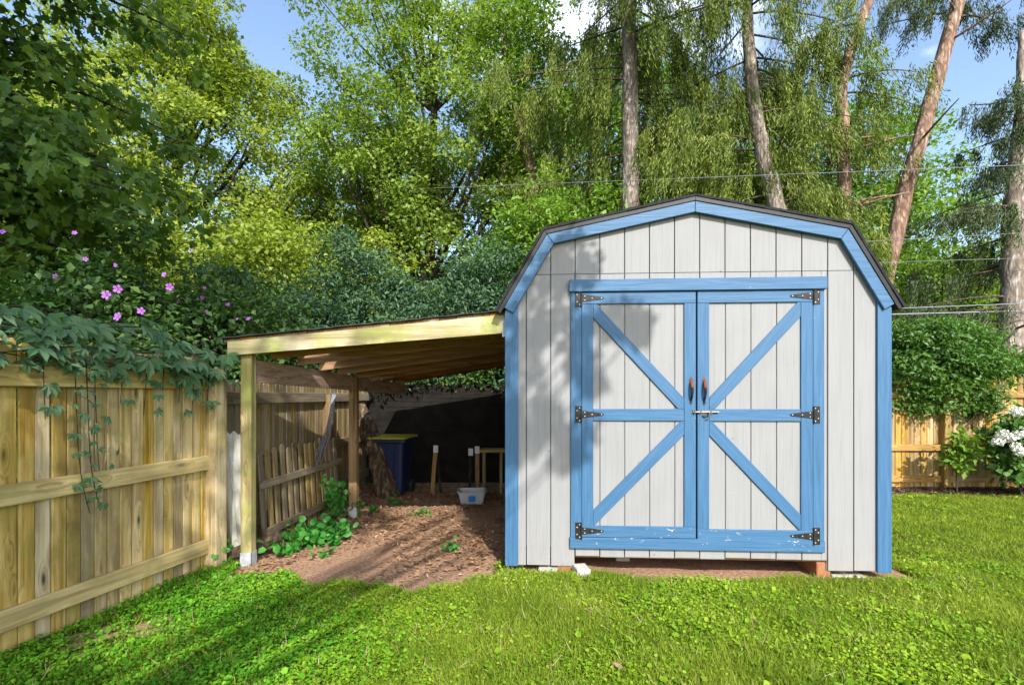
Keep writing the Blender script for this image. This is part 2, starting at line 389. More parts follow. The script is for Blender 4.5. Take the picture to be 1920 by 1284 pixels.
# ------------------------------------------------------------------ ground
def dirt_mask(x, y):
    """1 inside bare soil: under the lean-to, along the shed, a worn patch by the fence, the mulch bed"""
    wob = .12 * math.sin(3.1 * x + 1.7 * y) + .09 * math.sin(7.3 * x - 4.1 * y + 1) + .05 * math.sin(17 * x + 11 * y)
    d = 0.0
    edge = 3.86 + .12 * abs(x + 1.3)
    if -2.35 < x + wob * .8 < .02 and y > edge + wob and y < 9: d = 1.0
    if -.1 < x < 3.25 and y > 4.13 - .056 * x + .25 * wob: d = 1.0 if y < 7.8 else d
    if ((x + 2.42) / .34) ** 2 + ((y - 3.15) / .24) ** 2 < .6 + 5 * wob + 1.1 * math.sin(31 * x + 3) * math.sin(27 * y) + .8 * math.sin(57 * x - 43 * y): d = 1.0
    if x > 3 and y > 7.45 + .3 * wob: d = 1.0
    return d

m, t, b = newmat('soil_and_turf')
ge = N(t, 'ShaderNodeTexCoord')
n1 = noise(t, ge.outputs['Object'], 2.0, 6, .65); n2 = noise(t, ge.outputs['Object'], 38.0, 5, .7)
soil = ramp(t, n2, [(.3, (.17, .095, .06)), (.55, (.41, .25, .16)), (.75, (.60, .41, .28))])
soil = mixc(t, ramp(t, n1, [(.4, (0, 0, 0)), (.7, (.5,) * 3)]), soil, (.20, .125, .08))
turf = ramp(t, n2, [(.3, (.04, .055, .008)), (.6, (.09, .12, .016)), (.8, (.15, .16, .04))])
at = N(t, 'ShaderNodeAttribute'); at.attribute_name = 'soil'
nf = N(t, 'ShaderNodeMath', operation='MULTIPLY_ADD', i_1=.5, i_2=-.25); t.links.new(n1, nf.inputs[0])
sf = N(t, 'ShaderNodeMath', operation='ADD'); t.links.new(at.outputs['Fac'], sf.inputs[0]); t.links.new(nf.outputs[0], sf.inputs[1])
t.links.new(mixc(t, ramp(t, sf.outputs[0], [(.35, (0, 0, 0)), (.65, (1, 1, 1))]), turf, soil), b.inputs['Base Color'])
b.inputs['Roughness'].default_value = 1.0; b.inputs['Specular IOR Level'].default_value = .1
bump(t, b, n2, .9, .02); M['ground'] = m

def axis_steps(fine0, fine1, step, far):
    a = list(np.arange(fine0, fine1 + 1e-6, step)); k = step
    while a[-1] < far: k *= 1.6; a.append(a[-1] + k)
    k = step
    while a[0] > -far: k *= 1.6; a.insert(0, a[0] - k)
    return a
xs = axis_steps(-4.5, 9.0, .1, 900); ys = axis_steps(1.8, 9.2, .1, 900)
vv = []; sm = []
for y in ys:
    for x in xs:
        z = 0.0
        if -5 < x < 10 and 1 < y < 9.5: z = .012 * math.sin(2.3 * x + .7) * math.sin(1.9 * y) + .006 * math.sin(9 * x + 5 * y) + .004 * random.uniform(-1, 1)
        vv.append((x, y, z)); sm.append(dirt_mask(x, y))
nx = len(xs); ff = [(j * nx + i, j * nx + i + 1, (j + 1) * nx + i + 1, (j + 1) * nx + i) for j in range(len(ys) - 1) for i in range(nx - 1)]
me = bpy.data.meshes.new('ground'); me.from_pydata(vv, [], ff); me.materials.append(M['ground'])
a = me.attributes.new('soil', 'FLOAT', 'POINT'); a.data.foreach_set('value', sm)
me.polygons.foreach_set('use_smooth', [True] * len(ff))
g = link('ground', me); g['kind'] = 'structure'

# ------------------------------------------------------------------ shed
SH0 = Vector((-.045, 4.20)); SH_ANG = math.atan2(-.056, 1.0)
ux = Vector((math.cos(SH_ANG), math.sin(SH_ANG)))
def SP(px, py):                         # pixel -> (u, z) on the shed's front
    k = (px - CX) / F                   # x = k*y ; point = SH0 + u*ux
    u = (k * SH0.y - SH0.x) / (ux.x - k * ux.y); y = SH0.y + u * ux.y
    return (u, CH - (py - HY) / F * y)
SW = SP(1666, 800)[0]; SD = 3.6
shed = empty('garden_shed', (SH0.x, SH0.y, 0), 'white barn style garden shed with blue trim and black gambrel roof', 'shed', SH_ANG)

zp = SP(1307, 380)[1]
brL = SP(1030, 437); brR = SP(1590, 437); evL = SP(946, 575); evR = SP(1671, 575)
zb = (brL[1] + brR[1]) / 2; ze = (evL[1] + evR[1]) / 2; uc = SW / 2
bo = (brR[0] - brL[0]) / 2; eo = (evR[0] - evL[0]) / 2
prof = [(uc - eo, ze), (uc - bo, zb), (uc, zp), (uc + bo, zb), (uc + eo, ze)]       # roof underside = top of the fascia
zbot = .068
z_seam = SP(1307, 511)[1]
def gam(poly, off=0.0):                 # clip a polygon to below the gambrel line
    for i in range(4):
        p, q = prof[i], prof[i + 1]; d = Vector((q[0] - p[0], q[1] - p[1])).normalized(); n = (d.y, -d.x)
        poly = clip_half(poly, (p[0] + n[0] * off, p[1] + n[1] * off), n)
    return poly
def poly_area(p): return abs(sum(p[i][0] * p[(i + 1) % len(p)][1] - p[(i + 1) % len(p)][0] * p[i][1] for i in range(len(p)))) / 2

g0 = SP(986.7, 480)[0]; PITCH = .2032
us = [0.0] + [g0 + PITCH * k for k in range(14)] + [SW]
dl = SP(1068, 780)[0]; dr = SP(1545, 780)[0]; dt = SP(1307, 524)[1]; db = SP(1307, 1028)[1]
zmid = SP(1307, 1046)[1]
def rect(a, b, c, d): return [(a, c), (b, c), (b, d), (a, d)]
MBk = MB().prism(gam(rect(.01, SW - .01, .22, 4), .01), .013, .03); MBk.build('wall_sheathing', M['groove'], shed)
for i in range(len(us) - 1):
    a, bb = us[i] + .0036, us[i + 1] - .0036
    if i == 0: a = .0
    if i == len(us) - 2: bb = SW
    low = zbot - (.004 * i) * 0 + random.uniform(-.003, .003)
    pieces = [rect(a, bb, z_seam + .0015, 4.0)]
    lo_rects = []
    cl, cr = SP(1077, 1062)[0], SP(1550, 1062)[0]
    for (p, q, z0) in ((a, min(bb, cl), low), (max(a, cl), min(bb, cr), None), (max(a, cr), bb, low)):
        if q - p < .004: continue
        if z0 is None:
            z0 = zmid + random.uniform(-.006, .006)
            for (p2, q2, s0, s1) in ((p, min(q, dl + .02), z0, z_seam), (max(p, dl + .02), min(q, dr - .02), z0, db + .02), (max(p, dl + .02), min(q, dr - .02), dt - .02, z_seam), (max(p, dr - .02), q, z0, z_seam)):
                if q2 - p2 > .004: pieces.append(rect(p2, q2, s0, s1 - .0015))
        else: pieces.append(rect(p, q, z0, z_seam - .0015))
    for pc in pieces:
        pc = gam(pc, .004)
        if len(pc) >= 3 and poly_area(pc) > 4e-4:
            MB().prism(pc, random.uniform(-.0012, .0012), .0125, 0, .0025).build('siding_board', M['siding'], shed)

# side and back walls, floor
for u0, u1 in ((0, .02), (SW - .02, SW)):
    for k in range(int(SD / PITCH)):
        y0 = .032 + k * PITCH; MB().box((u0, y0, zbot), (u1, y0 + PITCH - .006, ze - .01), 0, .003).build('siding_board', M['siding'], shed)
    MB().box((u0 + .006, .032, zbot + .02), (u1 - .006, SD, ze - .012)).build('wall_sheathing', M['groove'], shed)
MB().prism(gam(rect(.021, SW - .021, .1, 4), .01), SD, SD + .02).build('back_wall', M['siding'], shed)
MB().box((.03, .035, .13), (SW - .03, SD - .01, .20)).build('floor_deck', M['brown_x'], shed)
for px in (1057, 1546):
    u = SP(px, 1070)[0]; MB().box((u - .055, .012, -.005), (u + .055, SD, .129), 0, .006).build('skid', M['skid'], shed)

# corner boards and fascia
def board(poly, y0, y1, mat, parent, name, inset=.003): return MB().prism(poly, y0, y1, 0, inset).build(name, mat, parent)
tw = .098
for u0, u1 in ((-.012, tw), (SW - tw, SW + .012)):
    board(gam(rect(u0, u1, zbot - .004, 4), .02), -.022, -.0025, M['blue_v'], shed, 'corner_board')
    MB().box((u0 if u0 < 0 else SW + .002, -.0018, zbot - .004), (-.002 if u0 < 0 else u1, .09, ze - .07)).build('corner_board', M['blue_v'], shed)
def offs(i, off):                        # vertex i of the profile moved inwards
    if i == 0: d = Vector(prof[1]) - Vector(prof[0]); d.normalize(); n = Vector((d.y, -d.x)); return Vector(prof[0]) + n * off
    if i == 4: d = Vector(prof[4]) - Vector(prof[3]); d.normalize(); n = Vector((d.y, -d.x)); return Vector(prof[4]) + n * off
    d1 = (Vector(prof[i]) - Vector(prof[i - 1])).normalized(); d2 = (Vector(prof[i + 1]) - Vector(prof[i])).normalized()
    n1 = Vector((d1.y, -d1.x)); n2 = Vector((d2.y, -d2.x)); b_ = n1 + n2; return Vector(prof[i]) + b_ * (off / b_.dot(n1))
fw = .088
for i in range(4):
    p0, p1 = Vector(prof[i]), Vector(prof[i + 1]); q0, q1 = offs(i, fw), offs(i + 1, fw)
    d = (p1 - p0).normalized() * .0012
    if i == 0: q0 = Vector((q0.x - .0, p0.y - .0)) if False else q0
    board([tuple(p0 + d), tuple(p1 - d), tuple(q1 - d), tuple(q0 + d)], -.044, -.0235, M['blue_h'], shed, 'fascia_board')
# roof: slabs with shingle courses and a black drip edge
for i in range(4):
    p0, p1 = Vector(prof[i]), Vector(prof[i + 1])
    ext = (p1 - p0).normalized()
    a0 = p0 - ext * (.05 if i == 0 else 0); a1 = p1 + ext * (.05 if i == 3 else 0)
    r0, r1 = offs(i, -.032), offs(i + 1, -.032); s0, s1 = offs(i, -.052), offs(i + 1, -.052)
    if i == 0: r0 -= ext * .055; s0 -= ext * .06
    if i == 3: r1 += ext * .055; s1 += ext * .06
    board([tuple(a0), tuple(r0), tuple(r1), tuple(a1)], -.052, SD + .08, M['drip'], shed, 'roof_deck', .002)
    # shingle courses, each lapped over the one below
    dn, up = (s0, s1) if i < 2 else (s1, s0); L = (up - dn).length; dd = (up - dn) / L
    nn = Vector((-dd.y, dd.x)) if i < 2 else Vector((dd.y, -dd.x))
    nc = max(4, round(L / .143))
    for k in range(nc):
        e0 = dn + dd * (L * k / nc); e1 = dn + dd * min(L, L * (k + 1) / nc + .02)
        base0, base1 = e0 - nn * .0165, e1 - nn * .0165
        pts = [tuple(base0), tuple(e0 + nn * .006), tuple(e1 - nn * .001), tuple(base1)]
        MB().prism(pts, -.058 + random.uniform(-.004, .004), SD + .085).build('shingle_course', M['roof'], shed)

# door frame: header, jambs, sill
def R4(x0, y0, x1, y1):                  # pixel rectangle -> shed rectangle
    a = SP(x0, y1); c = SP(x1, y0); return rect(a[0], c[0], a[1], c[1])
hz0, hz1 = SP(1307, 546)[1], SP(1307, 523.5)[1]
sz0, sz1 = SP(1307, 1030)[1], SP(1307, 1009)[1]
hu0, hu1 = SP(1067, 530)[0], SP(1546, 530)[0]
board(rect(hu0, hu1, hz0, hz1), -.045, -.003, M['blue_h'], shed, 'door_header')
ju = [SP(1070, 780)[0], SP(1090.5, 780)[0], SP(1521.5, 780)[0], SP(1543, 780)[0]]
for a, bb in ((ju[0], ju[1] - .002), (ju[2] + .002, ju[3])): board(rect(a, bb, sz1 + .001, hz0 - .001), -.022, -.003, M['blue_v'], shed, 'door_jamb')
board(rect(SP(1068, 1020)[0], SP(1544, 1020)[0], sz0, sz1), -.026, -.003, M['blue_w'], shed, 'door_sill')

def tri_strap(door, u_pin, z, sgn):      # T hinge: plate on the jamb, tapering strap on the rail
    mb = MB()
    pl = rect(min(u_pin - sgn * .05, u_pin), max(u_pin - sgn * .05, u_pin), z - .069, z + .069)
    mb.prism(pl, -.0275, -.0228, 0, .001)
    st = [(u_pin, z - .032), (u_pin + sgn * .175, z - .010), (u_pin + sgn * .187, z), (u_pin + sgn * .175, z + .010), (u_pin, z + .032)]
    if sgn < 0: st = st[::-1]
    mb.prism(st, -.0285, -.0236, 0, .001)
    mb.tube([(u_pin, -.031, z - .069), (u_pin, -.031, z + .069)], .0065, 8)
    for (du, dz) in ((-.014, .052), (-.036, .03), (-.036, -.03), (-.014, -.052)): disc(mb, u_pin + sgn * du, -.0278, z + dz, .0048, 1)
    for (du, dz) in ((.028, .016), (.028, -.016), (.088, 0), (.165, 0)): disc(mb, u_pin + sgn * du, -.0288, z + dz, .0048, 1)
    mb.build('hinge', [M['iron'], M['steel']], door)
def disc(mb, u, y, z, r, m):
    n = 8; v = [(u, y - .0016, z)] + [(u + r * math.cos(2 * math.pi * k / n), y, z + r * math.sin(2 * math.pi * k / n)) for k in range(n)]
    mb.add(v, [(0, 1 + k, 1 + (k + 1) % n) for k in range(n)], m)

def handle(door, u, z0, z1, name='pull_handle'):
    mb = MB(); h = z1 - z0
    def spade(zc, s, up, m):
        o = [(0, .030), (.008, .014), (.013, .012), (.010, .004), (.008, -.012), (-.008, -.012), (-.010, .004), (-.013, .012), (-.008, .014)]
        mb.prism([(u + a * s, zc + (q if up else -q) * s) for a, q in o], -.029, -.0225, m)
    spade(z1 - .034, 1.25, True, 1); spade(z0 + .022, 1.0, False, 0)
    pts = []; rad = []
    for k in range(13):
        tt = k / 12; z = z1 - .035 - tt * (h - .062); arch = math.sin(math.pi * min(1, tt * 1.05)) ** .6 if tt < .95 else .15
        pts.append((u, -.026 - .036 * arch, z)); rad.append(.0145 * (1 - .45 * tt) if k not in (0, 12) else .008)
    b0 = len(mb.f); mb.tube(pts[:5], rad[:5], 8, 1); mb.tube(pts[4:], rad[4:], 8, 0)
    mb.build(name, [M['iron'], M['rust']], door, smooth=False)

mids = SP(1303.8, 780)[0]
rails = {'t': (SP(1307, 569)[1], SP(1307, 546.7)[1])}
def make_door(nm, lab, uo, ui, zb0, zoff):
    # uo: hinge side, ui: meeting side
    s = 1 if ui > uo else -1
    d = empty(nm, (0, 0, 0), None, None); d.parent = shed; d['label'] = lab
    wst = .0935
    zt0, zt1 = rails['t']; zt1 = hz0 - .004; zm0, zm1 = SP(1307, 789)[1], SP(1307, 766.5)[1]
    zl0 = zb0; zl1 = zb0 + .094
    def rr(a, b_, c, e): return rect(min(a, b_), max(a, b_), c, e)
    b = lambda poly, mat, name, y=-.024: board(poly, y, -.0085, mat, d, name)
    b(rr(uo, uo + s * wst, zl0 + .001, zt0 - .001), M['blue_v'], 'stile'); b(rr(ui, ui - s * wst, zl1 + .001, zt0 - .001), M['blue_v'], 'stile')
    b(rr(uo, ui, zt0, zt1), M['blue_h'], 'rail', -.0245); b(rr(uo + s * (wst + .001), ui - s * (wst + .001), zm0, zm1), M['blue_h'], 'rail', -.0235)
    b(rr(uo, ui, zl0, zl1), M['blue_w'], 'rail', -.0245)
    a0, a1 = uo + s * (wst + .001), ui - s * (wst + .001)
    # braces: clipped to the panel openings
    for (A, B, c0, c1) in (((a0, zt0 - .045), (a1, zm1 + .02), zm1 + .001, zt0 - .001), ((a0, zl1 + .06), (a1, zm0 - .045), zl1 + .001, zm0 - .001)):
        A, B = Vector(A), Vector(B); dv = (B - A).normalized(); nv = Vector((-dv.y, dv.x)) * .047; A2, B2 = A - dv * .3, B + dv * .3
        poly = [tuple(A2 + nv), tuple(B2 + nv), tuple(B2 - nv), tuple(A2 - nv)]
        for p, n in (((min(a0, a1), 0), (1, 0)), ((max(a0, a1), 0), (-1, 0)), ((0, c0), (0, 1)), ((0, c1), (0, -1))): poly = clip_half(poly, p, n)
        dm = brace_mat_pos if dv.x * dv.y > 0 else brace_mat_neg
        b(poly, dm, 'brace', -.0228)
    # panel boards
    lo, hi = min(a0, a1) - .02, max(a0, a1) + .02
    MB().box((lo, -.0012, zl0 + .03), (hi, .0122, zt1 - .03)).build('panel_back', M['groove'], d)
    ed = [lo] + [q for q in us if lo + .01 < q < hi - .01] + [hi]
    for k in range(len(ed) - 1):
        MB().prism(rect(ed[k] + .003, ed[k + 1] - .003, zl0 + .03, zt1 - .03), -.0083 + random.uniform(-.0006, .0006), -.0015, 0, .0025).build('panel_board', M['siding'], d)
    for zc in ((zt0 + zt1) / 2 - .004, (zm0 + zm1) / 2, (zl0 + zl1) / 2): tri_strap(d, uo - s * .004, zc + .004, s)
    return d
def diag_blue(name, ang):
    m = blue_mat(name, 0); t = m.node_tree
    for n in t.nodes:
        if n.type == 'MAPPING': n.vector_type = 'TEXTURE' if False else 'POINT'
    # rotate grain along the brace
    for n in [q for q in t.nodes if q.type == 'MAPPING' and q.inputs['Scale'].default_value[0] < 3]:
        if n.inputs['Scale'].default_value[1] > 10:
            src = n.inputs['Vector'].links[0].from_socket; r = t.nodes.new('ShaderNodeVectorRotate'); r.rotation_type = 'Y_AXIS'; r.inputs['Angle'].default_value = ang
            t.links.new(src, r.inputs['Vector']); t.links.new(r.outputs[0], n.inputs['Vector'])
    return m
brace_mat_pos = diag_blue('blue_paint_brace_rising', R(49)); brace_mat_neg = diag_blue('blue_paint_brace_falling', R(-49))
dL = make_door('shed_door', 'left shed door leaf with latch keeper', ju[1], mids - .003, sz1 + .004, 0)
dR = make_door('shed_door', 'right shed door leaf with sliding bolt', ju[2], mids + .010, sz1 - .012, 0)
handle(dL, SP(1294, 730)[0], SP(1294, 757)[1], SP(1294, 707)[1]); handle(dR, SP(1318.5, 730)[0], SP(1318.5, 758)[1], SP(1318.5, 707)[1])
# sliding bolt
mb = MB(); q = lambda px, py: SP(px, py)
zb_ = q(1320, 772)[1]
mb.tube([(q(1297, 772)[0], -.038, zb_), (q(1345, 772)[0], -.038, zb_)], .0055, 8)
mb.box((q(1308, 0)[0], -.030, zb_ - .018), (q(1334, 0)[0], -.0247, zb_ + .016), 0, .001)
for px in (1311, 1330): mb.box((q(px, 0)[0] - .006, -.046, zb_ - .010), (q(px, 0)[0] + .006, -.0301, zb_ + .010), 0, .003)
mb.tube([(q(1326, 0)[0], -.042, zb_), (q(1327, 0)[0], -.050, zb_ - .02), (q(1326, 0)[0], -.050, zb_ - .045), (q(1322, 0)[0], -.046, zb_ - .052)], .006, 8)
mb.tube([(q(1315, 0)[0], -.03, zb_ - .03), (q(1320, 0)[0], -.045, zb_ - .032), (q(1322, 0)[0], -.03, zb_ - .035)], .006, 8)
mb.build('sliding_bolt', M['bolt'], dR)
mb = MB(); mb.box((q(1297, 0)[0], -.0285, zb_ - .018), (q(1302, 0)[0], -.0247, zb_ + .022), 0, .001)
mb.tube([(q(1299.5, 0)[0], -.028, zb_ + .014), (q(1299.5, 0)[0], -.048, zb_ + .008), (q(1299.5, 0)[0], -.048, zb_ - .008), (q(1299.5, 0)[0], -.028, zb_ - .012)], .005, 8)
mb.build('bolt_keeper', M['bolt'], dL)

def shedpt(u, y, z): return Vector((SH0.x + u * ux.x - y * ux.y, SH0.y + u * ux.y + y * ux.x, z))
# blocks on the ground under the front edge
for (px, w_, d_, h_, lab) in ((1089, .11, .16, .085, 'small upright pale concrete block under the left end of the shed sill'),
                              (1028, .16, .14, .045, 'flat pale concrete paver under the left corner of the shed'),
                              (1182, .12, .10, .05, 'small pale concrete block in the dark gap under the shed doors'),
                              (1568, .26, .22, .035, 'flat concrete paver beneath the right brown skid of the shed')):
    u = SP(px, 1075)[0]; o = shedpt(u, -.06 if px == 1089 else .03 if px != 1182 else .4, 0)
    if px == 1568: h_ = .002 + .02; o = shedpt(u + .12, .12, 0)
    MBb = MB().box((-w_ / 2, -d_ / 2, -.02), (w_ / 2, d_ / 2, h_), 0, .006)
    ob = MBb.build('concrete_block', M['conc'], None, o, (0, 0, SH_ANG + random.uniform(-.2, .2))); tag(ob, lab, 'concrete block')

# ------------------------------------------------------------------ lean-to
LT = empty('lean_to', (-2.2, 4.3, 0), 'open wooden lean-to roof on posts attached to the shed side', 'lean-to')
def lt(v): return Vector(v) - Vector((-2.2, 4.3, 0))
def hexa(p8, name, mat, parent, off=None):       # eight corners: bottom 4 then top 4
    off = off or Vector((0, 0, 0))
    v = [Vector(p) - off for p in p8]
    return MB().add(v, [(0, 3, 2, 1), (4, 5, 6, 7), (0, 1, 5, 4), (1, 2, 6, 5), (2, 3, 7, 6), (3, 0, 4, 7)]).build(name, mat, parent)
LO = Vector((-2.2, 4.3, 0))
xL, xR = P(430, 0, 4.30).x, P(948, 0, 4.27).x
yF = 4.27
bl0, bl1 = P(430, 667, 4.3).z, P(430, 641, 4.3).z; br0, br1 = P(948, 624, 4.27).z, P(948, 589, 4.27).z
hexa([(xL, yF, bl0), (xR, yF, br0), (xR, yF + .04, br0), (xL, yF + .04, bl0), (xL, yF, bl1), (xR, yF, br1), (xR, yF + .04, br1), (xL, yF + .04, bl1)], 'front_beam', M['beam'], LT, LO)
def deck_z(x, y): t_ = (x - xL) / (xR - xL); return bl1 + (br1 - bl1) * t_ - (.24 - .13 * t_) * (y - yF) / 2.0 * (1 if y < 6.3 else 1 - .22 * (y - 6.3))
# posts with galvanised bases
def lt_post(px, y, wdt, z0, z1, mat):
    x = (px - CX) / F * y
    p = MB().box((x - wdt / 2 - LO.x, y - LO.y, z0), (x + wdt / 2 - LO.x, y + wdt - LO.y, z1), 0, .006).build('post', mat, LT)
    e = .004
    mbp = MB()
    for (a, c) in (((x - wdt / 2 - e, y - e, z0 - .02), (x + wdt / 2 + e, y - .001, z0 + .12)), ((x + wdt / 2 + .001, y - e, z0 - .02), (x + wdt / 2 + e, y + wdt + e, z0 + .12)),
                   ((x - wdt / 2 - e, y - e, z0 - .02), (x - wdt / 2 - .001, y + wdt + e, z0 + .12)), ((x - wdt / 2 - e, y + wdt + .001, z0 - .02), (x + wdt / 2 + e, y + wdt + e, z0 + .12))):
        mbp.box(tuple(Vector(a) - LO), tuple(Vector(c) - LO))
    disc(mbp, x - LO.x + .01, y - LO.y - e - .0005, z0 + .07, .008, 0)
    o = mbp.build('post_base', M['steel'], None); o.parent = p
    return x
xf = lt_post(460.5, 4.312, .092, .012, 1.86, M['post'])
xr = lt_post(661, 6.1, .10, .01, 1.72, M['brown_z'])
# side beam running back along the posts
sb0 = (xf, 4.405, 1.60, 1.80); sb1 = (xr + .285, 7.75, 1.50, 1.66)
hexa([(sb0[0] - .02, sb0[1], sb0[2]), (sb0[0] + .02, sb0[1], sb0[2]), (sb1[0] + .02, sb1[1], sb1[2]), (sb1[0] - .02, sb1[1], sb1[2]),
      (sb0[0] - .02, sb0[1], sb0[3]), (sb0[0] + .02, sb0[1], sb0[3]), (sb1[0] + .02, sb1[1], sb1[3]), (sb1[0] - .02, sb1[1], sb1[3])], 'side_beam', M['brown_y'], LT, LO)
def line_x(y): return xf + (xr - xf) * (y - 4.35) / (6.15 - 4.35)
yB = 7.75
for k, y in enumerate((4.62, 5.0, 5.38, 5.76, 6.14, 6.52, 6.9, 7.28, 7.66)):
    x0 = line_x(y) + .022; x1 = xR + .056 * (y - 4.2) - .01; z0, z1 = deck_z(x0, y) - .004, deck_z(x1, y) - .004; h = .10
    hexa([(x0, y, z0 - h), (x1, y, z1 - h), (x1, y + .038, z1 - h), (x0, y + .038, z0 - h), (x0, y, z0), (x1, y, z1), (x1, y + .038, z1), (x0, y + .038, z0)], 'rafter', M['brown_x'], LT, LO)
# ledger on the shed wall
hexa([(xR - .03, 4.33, br0), (xR + .006, 4.33, br0), (xR + .19, 7.7, br0 - .15), (xR + .155, 7.7, br0 - .15), (xR - .03, 4.33, br1 - .01), (xR + .006, 4.33, br1 - .01), (xR + .19, 7.7, br1 - .17), (xR + .155, 7.7, br1 - .17)], 'ledger_board', M['brown_y'], LT, LO)
# deck planks running front to back, two of them rotted short
nP = 17
for k in range(nP):
    t0, t1 = k / nP, (k + 1) / nP
    def px_(t_, y): a = line_x(y) - .16; c = xR + .056 * (y - 4.2) + .0; return a + (c - a) * t_
    y0 = yF + .006 + random.uniform(0, .01); y1 = yB + random.uniform(-.03, .06)
    segs = [(y0, y1)]
    if k == 2: segs = [(y0, 4.78), (5.35, y1)]
    if k == 3: segs = [(y0, 4.88), (5.22, y1)]
    for (a, c) in segs:
        q = [(px_(t0, a) + .003, a), (px_(t1, a) - .003, a), (px_(t1, c) - .003, c), (px_(t0, c) + .003, c)]
        dz = random.uniform(0, .003)
        hexa([(x, y, deck_z(x, y) + .002 + dz) for x, y in q] + [(x, y, deck_z(x, y) + .02 + dz) for x, y in q], 'deck_plank', M['brown_y'], LT, LO)
# felt roofing on top with a ragged front edge
fv = []; ff_ = []; nu = 40; nv_ = 12
for j in range(nv_):
    for i in range(nu):
        t_ = i / (nu - 1); y = yF - .022 + (yB + .05 - yF) * j / (nv_ - 1) + (random.uniform(-.012, .008) if j == 0 else 0)
        a = line_x(y) - .17; c = xR + .056 * (y - 4.2); x = a + (c - a) * t_
        fv.append((x, y, deck_z(x, y) + .031 + random.uniform(0, .006)))
for j in range(nv_ - 1):
    for i in range(nu - 1):
        cx_ = (fv[j * nu + i][0] + fv[j * nu + i + 1][0]) / 2; cy_ = fv[j * nu + i][1]
        if 4.75 < cy_ < 5.3 and .12 < i / nu < .23: continue
        ff_.append((j * nu + i, j * nu + i + 1, (j + 1) * nu + i + 1, (j + 1) * nu + i))
mb = MB().add([Vector(q) - LO for q in fv], ff_); fo = mb.build('roofing_felt', M['felt'], LT)
sd = fo.modifiers.new('thickness', 'SOLIDIFY'); sd.thickness = .008
MB().box((xR - .028 - LO.x, yF - .006 - LO.y, br0 - .035), (xR - .002 - LO.x, yF - .001 - LO.y, br1 - .03), 0, .001).build('hanger_bracket', M['steel'], LT)

# ------------------------------------------------------------------ fences
def picket_mesh(wd, h, th, mat, ear=.018, name='picket', slant=0.0):
    o = [(0, 0), (wd, 0), (wd, h - ear), (wd - ear * .8, h), (ear * .8, h), (0, h - ear)]
    return MB().prism(o, 0, th, 0, .003).mesh(name, mat)

def fence_run(name, label, A, B, top, wd, gap, mats, rails, side, posts, ear=.018, group=None, zb=.015, jit=.012, stop=None):
    """A->B on the ground; local x along the run, local -y is the side that carries the rails"""
    A, B = Vector((A[0], A[1], 0)), Vector((B[0], B[1], 0)); d = B - A; L = d.length; ang = math.atan2(d.y, d.x)
    e = empty(name, A, label, 'fence', ang, group)
    meshes = [picket_mesh(wd * random.uniform(.97, 1.0), top - zb + random.uniform(-jit, jit), .016, mats[0], ear) for _ in range(8)]
    x = 0.0
    while x + wd <= L + .02:
        link('picket', random.choice(meshes), e, (x, random.uniform(-.0015, .0025), zb + random.uniform(-.006, .006)), (0, random.uniform(-.004, .004), 0)); x += wd + gap
    for (z0, z1) in rails:
        mbr = MB(); n = max(2, int(L / .3)); 
        rz = random.uniform(-.004, .004)
        mbr.box((0, -.042, z0), (L, -.004, z1 + rz), 0, .005); mbr.build('rail', mats[1], e)
    for (px_, pw, pz) in posts:
        MB().box((px_ - pw / 2, -.045 - pw * .55, -.03), (px_ + pw / 2, -.045 + pw * .45 - .0, pz), 0, .006).build('post', mats[2], e)
    return e

# near fence on the left: rails face the lawn
slope = .205
pe = Vector((-2.60, 4.28)); ps = Vector((pe.x - slope * (pe.y - 1.2), 1.2))
# run from the far post towards the camera so that local -y faces the lawn
def near_fence():
    d = (pe - ps); L = d.length
    e = fence_run('board_fence', 'tan pine board fence with three level rails and creeper over its top', (pe.x - .05, pe.y - .02), (ps.x, ps.y), 1.80, .084, .003,
                  (M['fence'], M['fence_x'], M['fence']), ((.15, .275), (.855, .975), (1.535, 1.665)), 1, ((-.02, .13, 1.72), (2.05, .11, 1.70)))
    return e
M['fence_x'] = wood('treated_pine_rail', (.27, .185, .065), (.49, .365, .14), (.67, .54, .27), 0, .3, (.27, .26, .08), .7, .85, .2)
M['grey_x'] = wood('weathered_pine_rail', (.13, .10, .06), (.23, .18, .11), (.32, .26, .17), 0, 0, knots=.5, rough=.9, vary=.2)
# (local +x runs towards the camera, so local +y points to the right = lawn; flip by running the other way)
def fence_face_right(name, label, far, near, **kw):
    return fence_run(name, label, near, far, **kw)
nd = (pe - ps).normalized(); Ln = (pe - ps).length
FN = fence_run('board_fence', 'tan pine board fence with three level rails and creeper over its top', (ps.x, ps.y), (pe.x, pe.y), 1.80, .082, .006,
               (M['fence'], M['fence_x'], M['fence']), ((.15, .275), (.855, .975), (1.535, 1.665)), 1, ((Ln + .03, .125, 1.71), (Ln - 2.3, .11, 1.70)))
# dark grey fence beside the lean-to
f2a, f2b = Vector((-2.66, 4.40)), Vector((-2.42, 8.35)); L2 = (f2b - f2a).length
F2 = fence_run('weathered_fence', 'dark weathered dog-eared picket fence running behind the lean-to', f2a, f2b, 1.635, .075, .004,
               (M['grey'], M['grey_x'], M['brown_z']), ((1.40, 1.52), (.75, .87), (.16, .28)), 1, ((2.35, .10, 1.50),), .03)
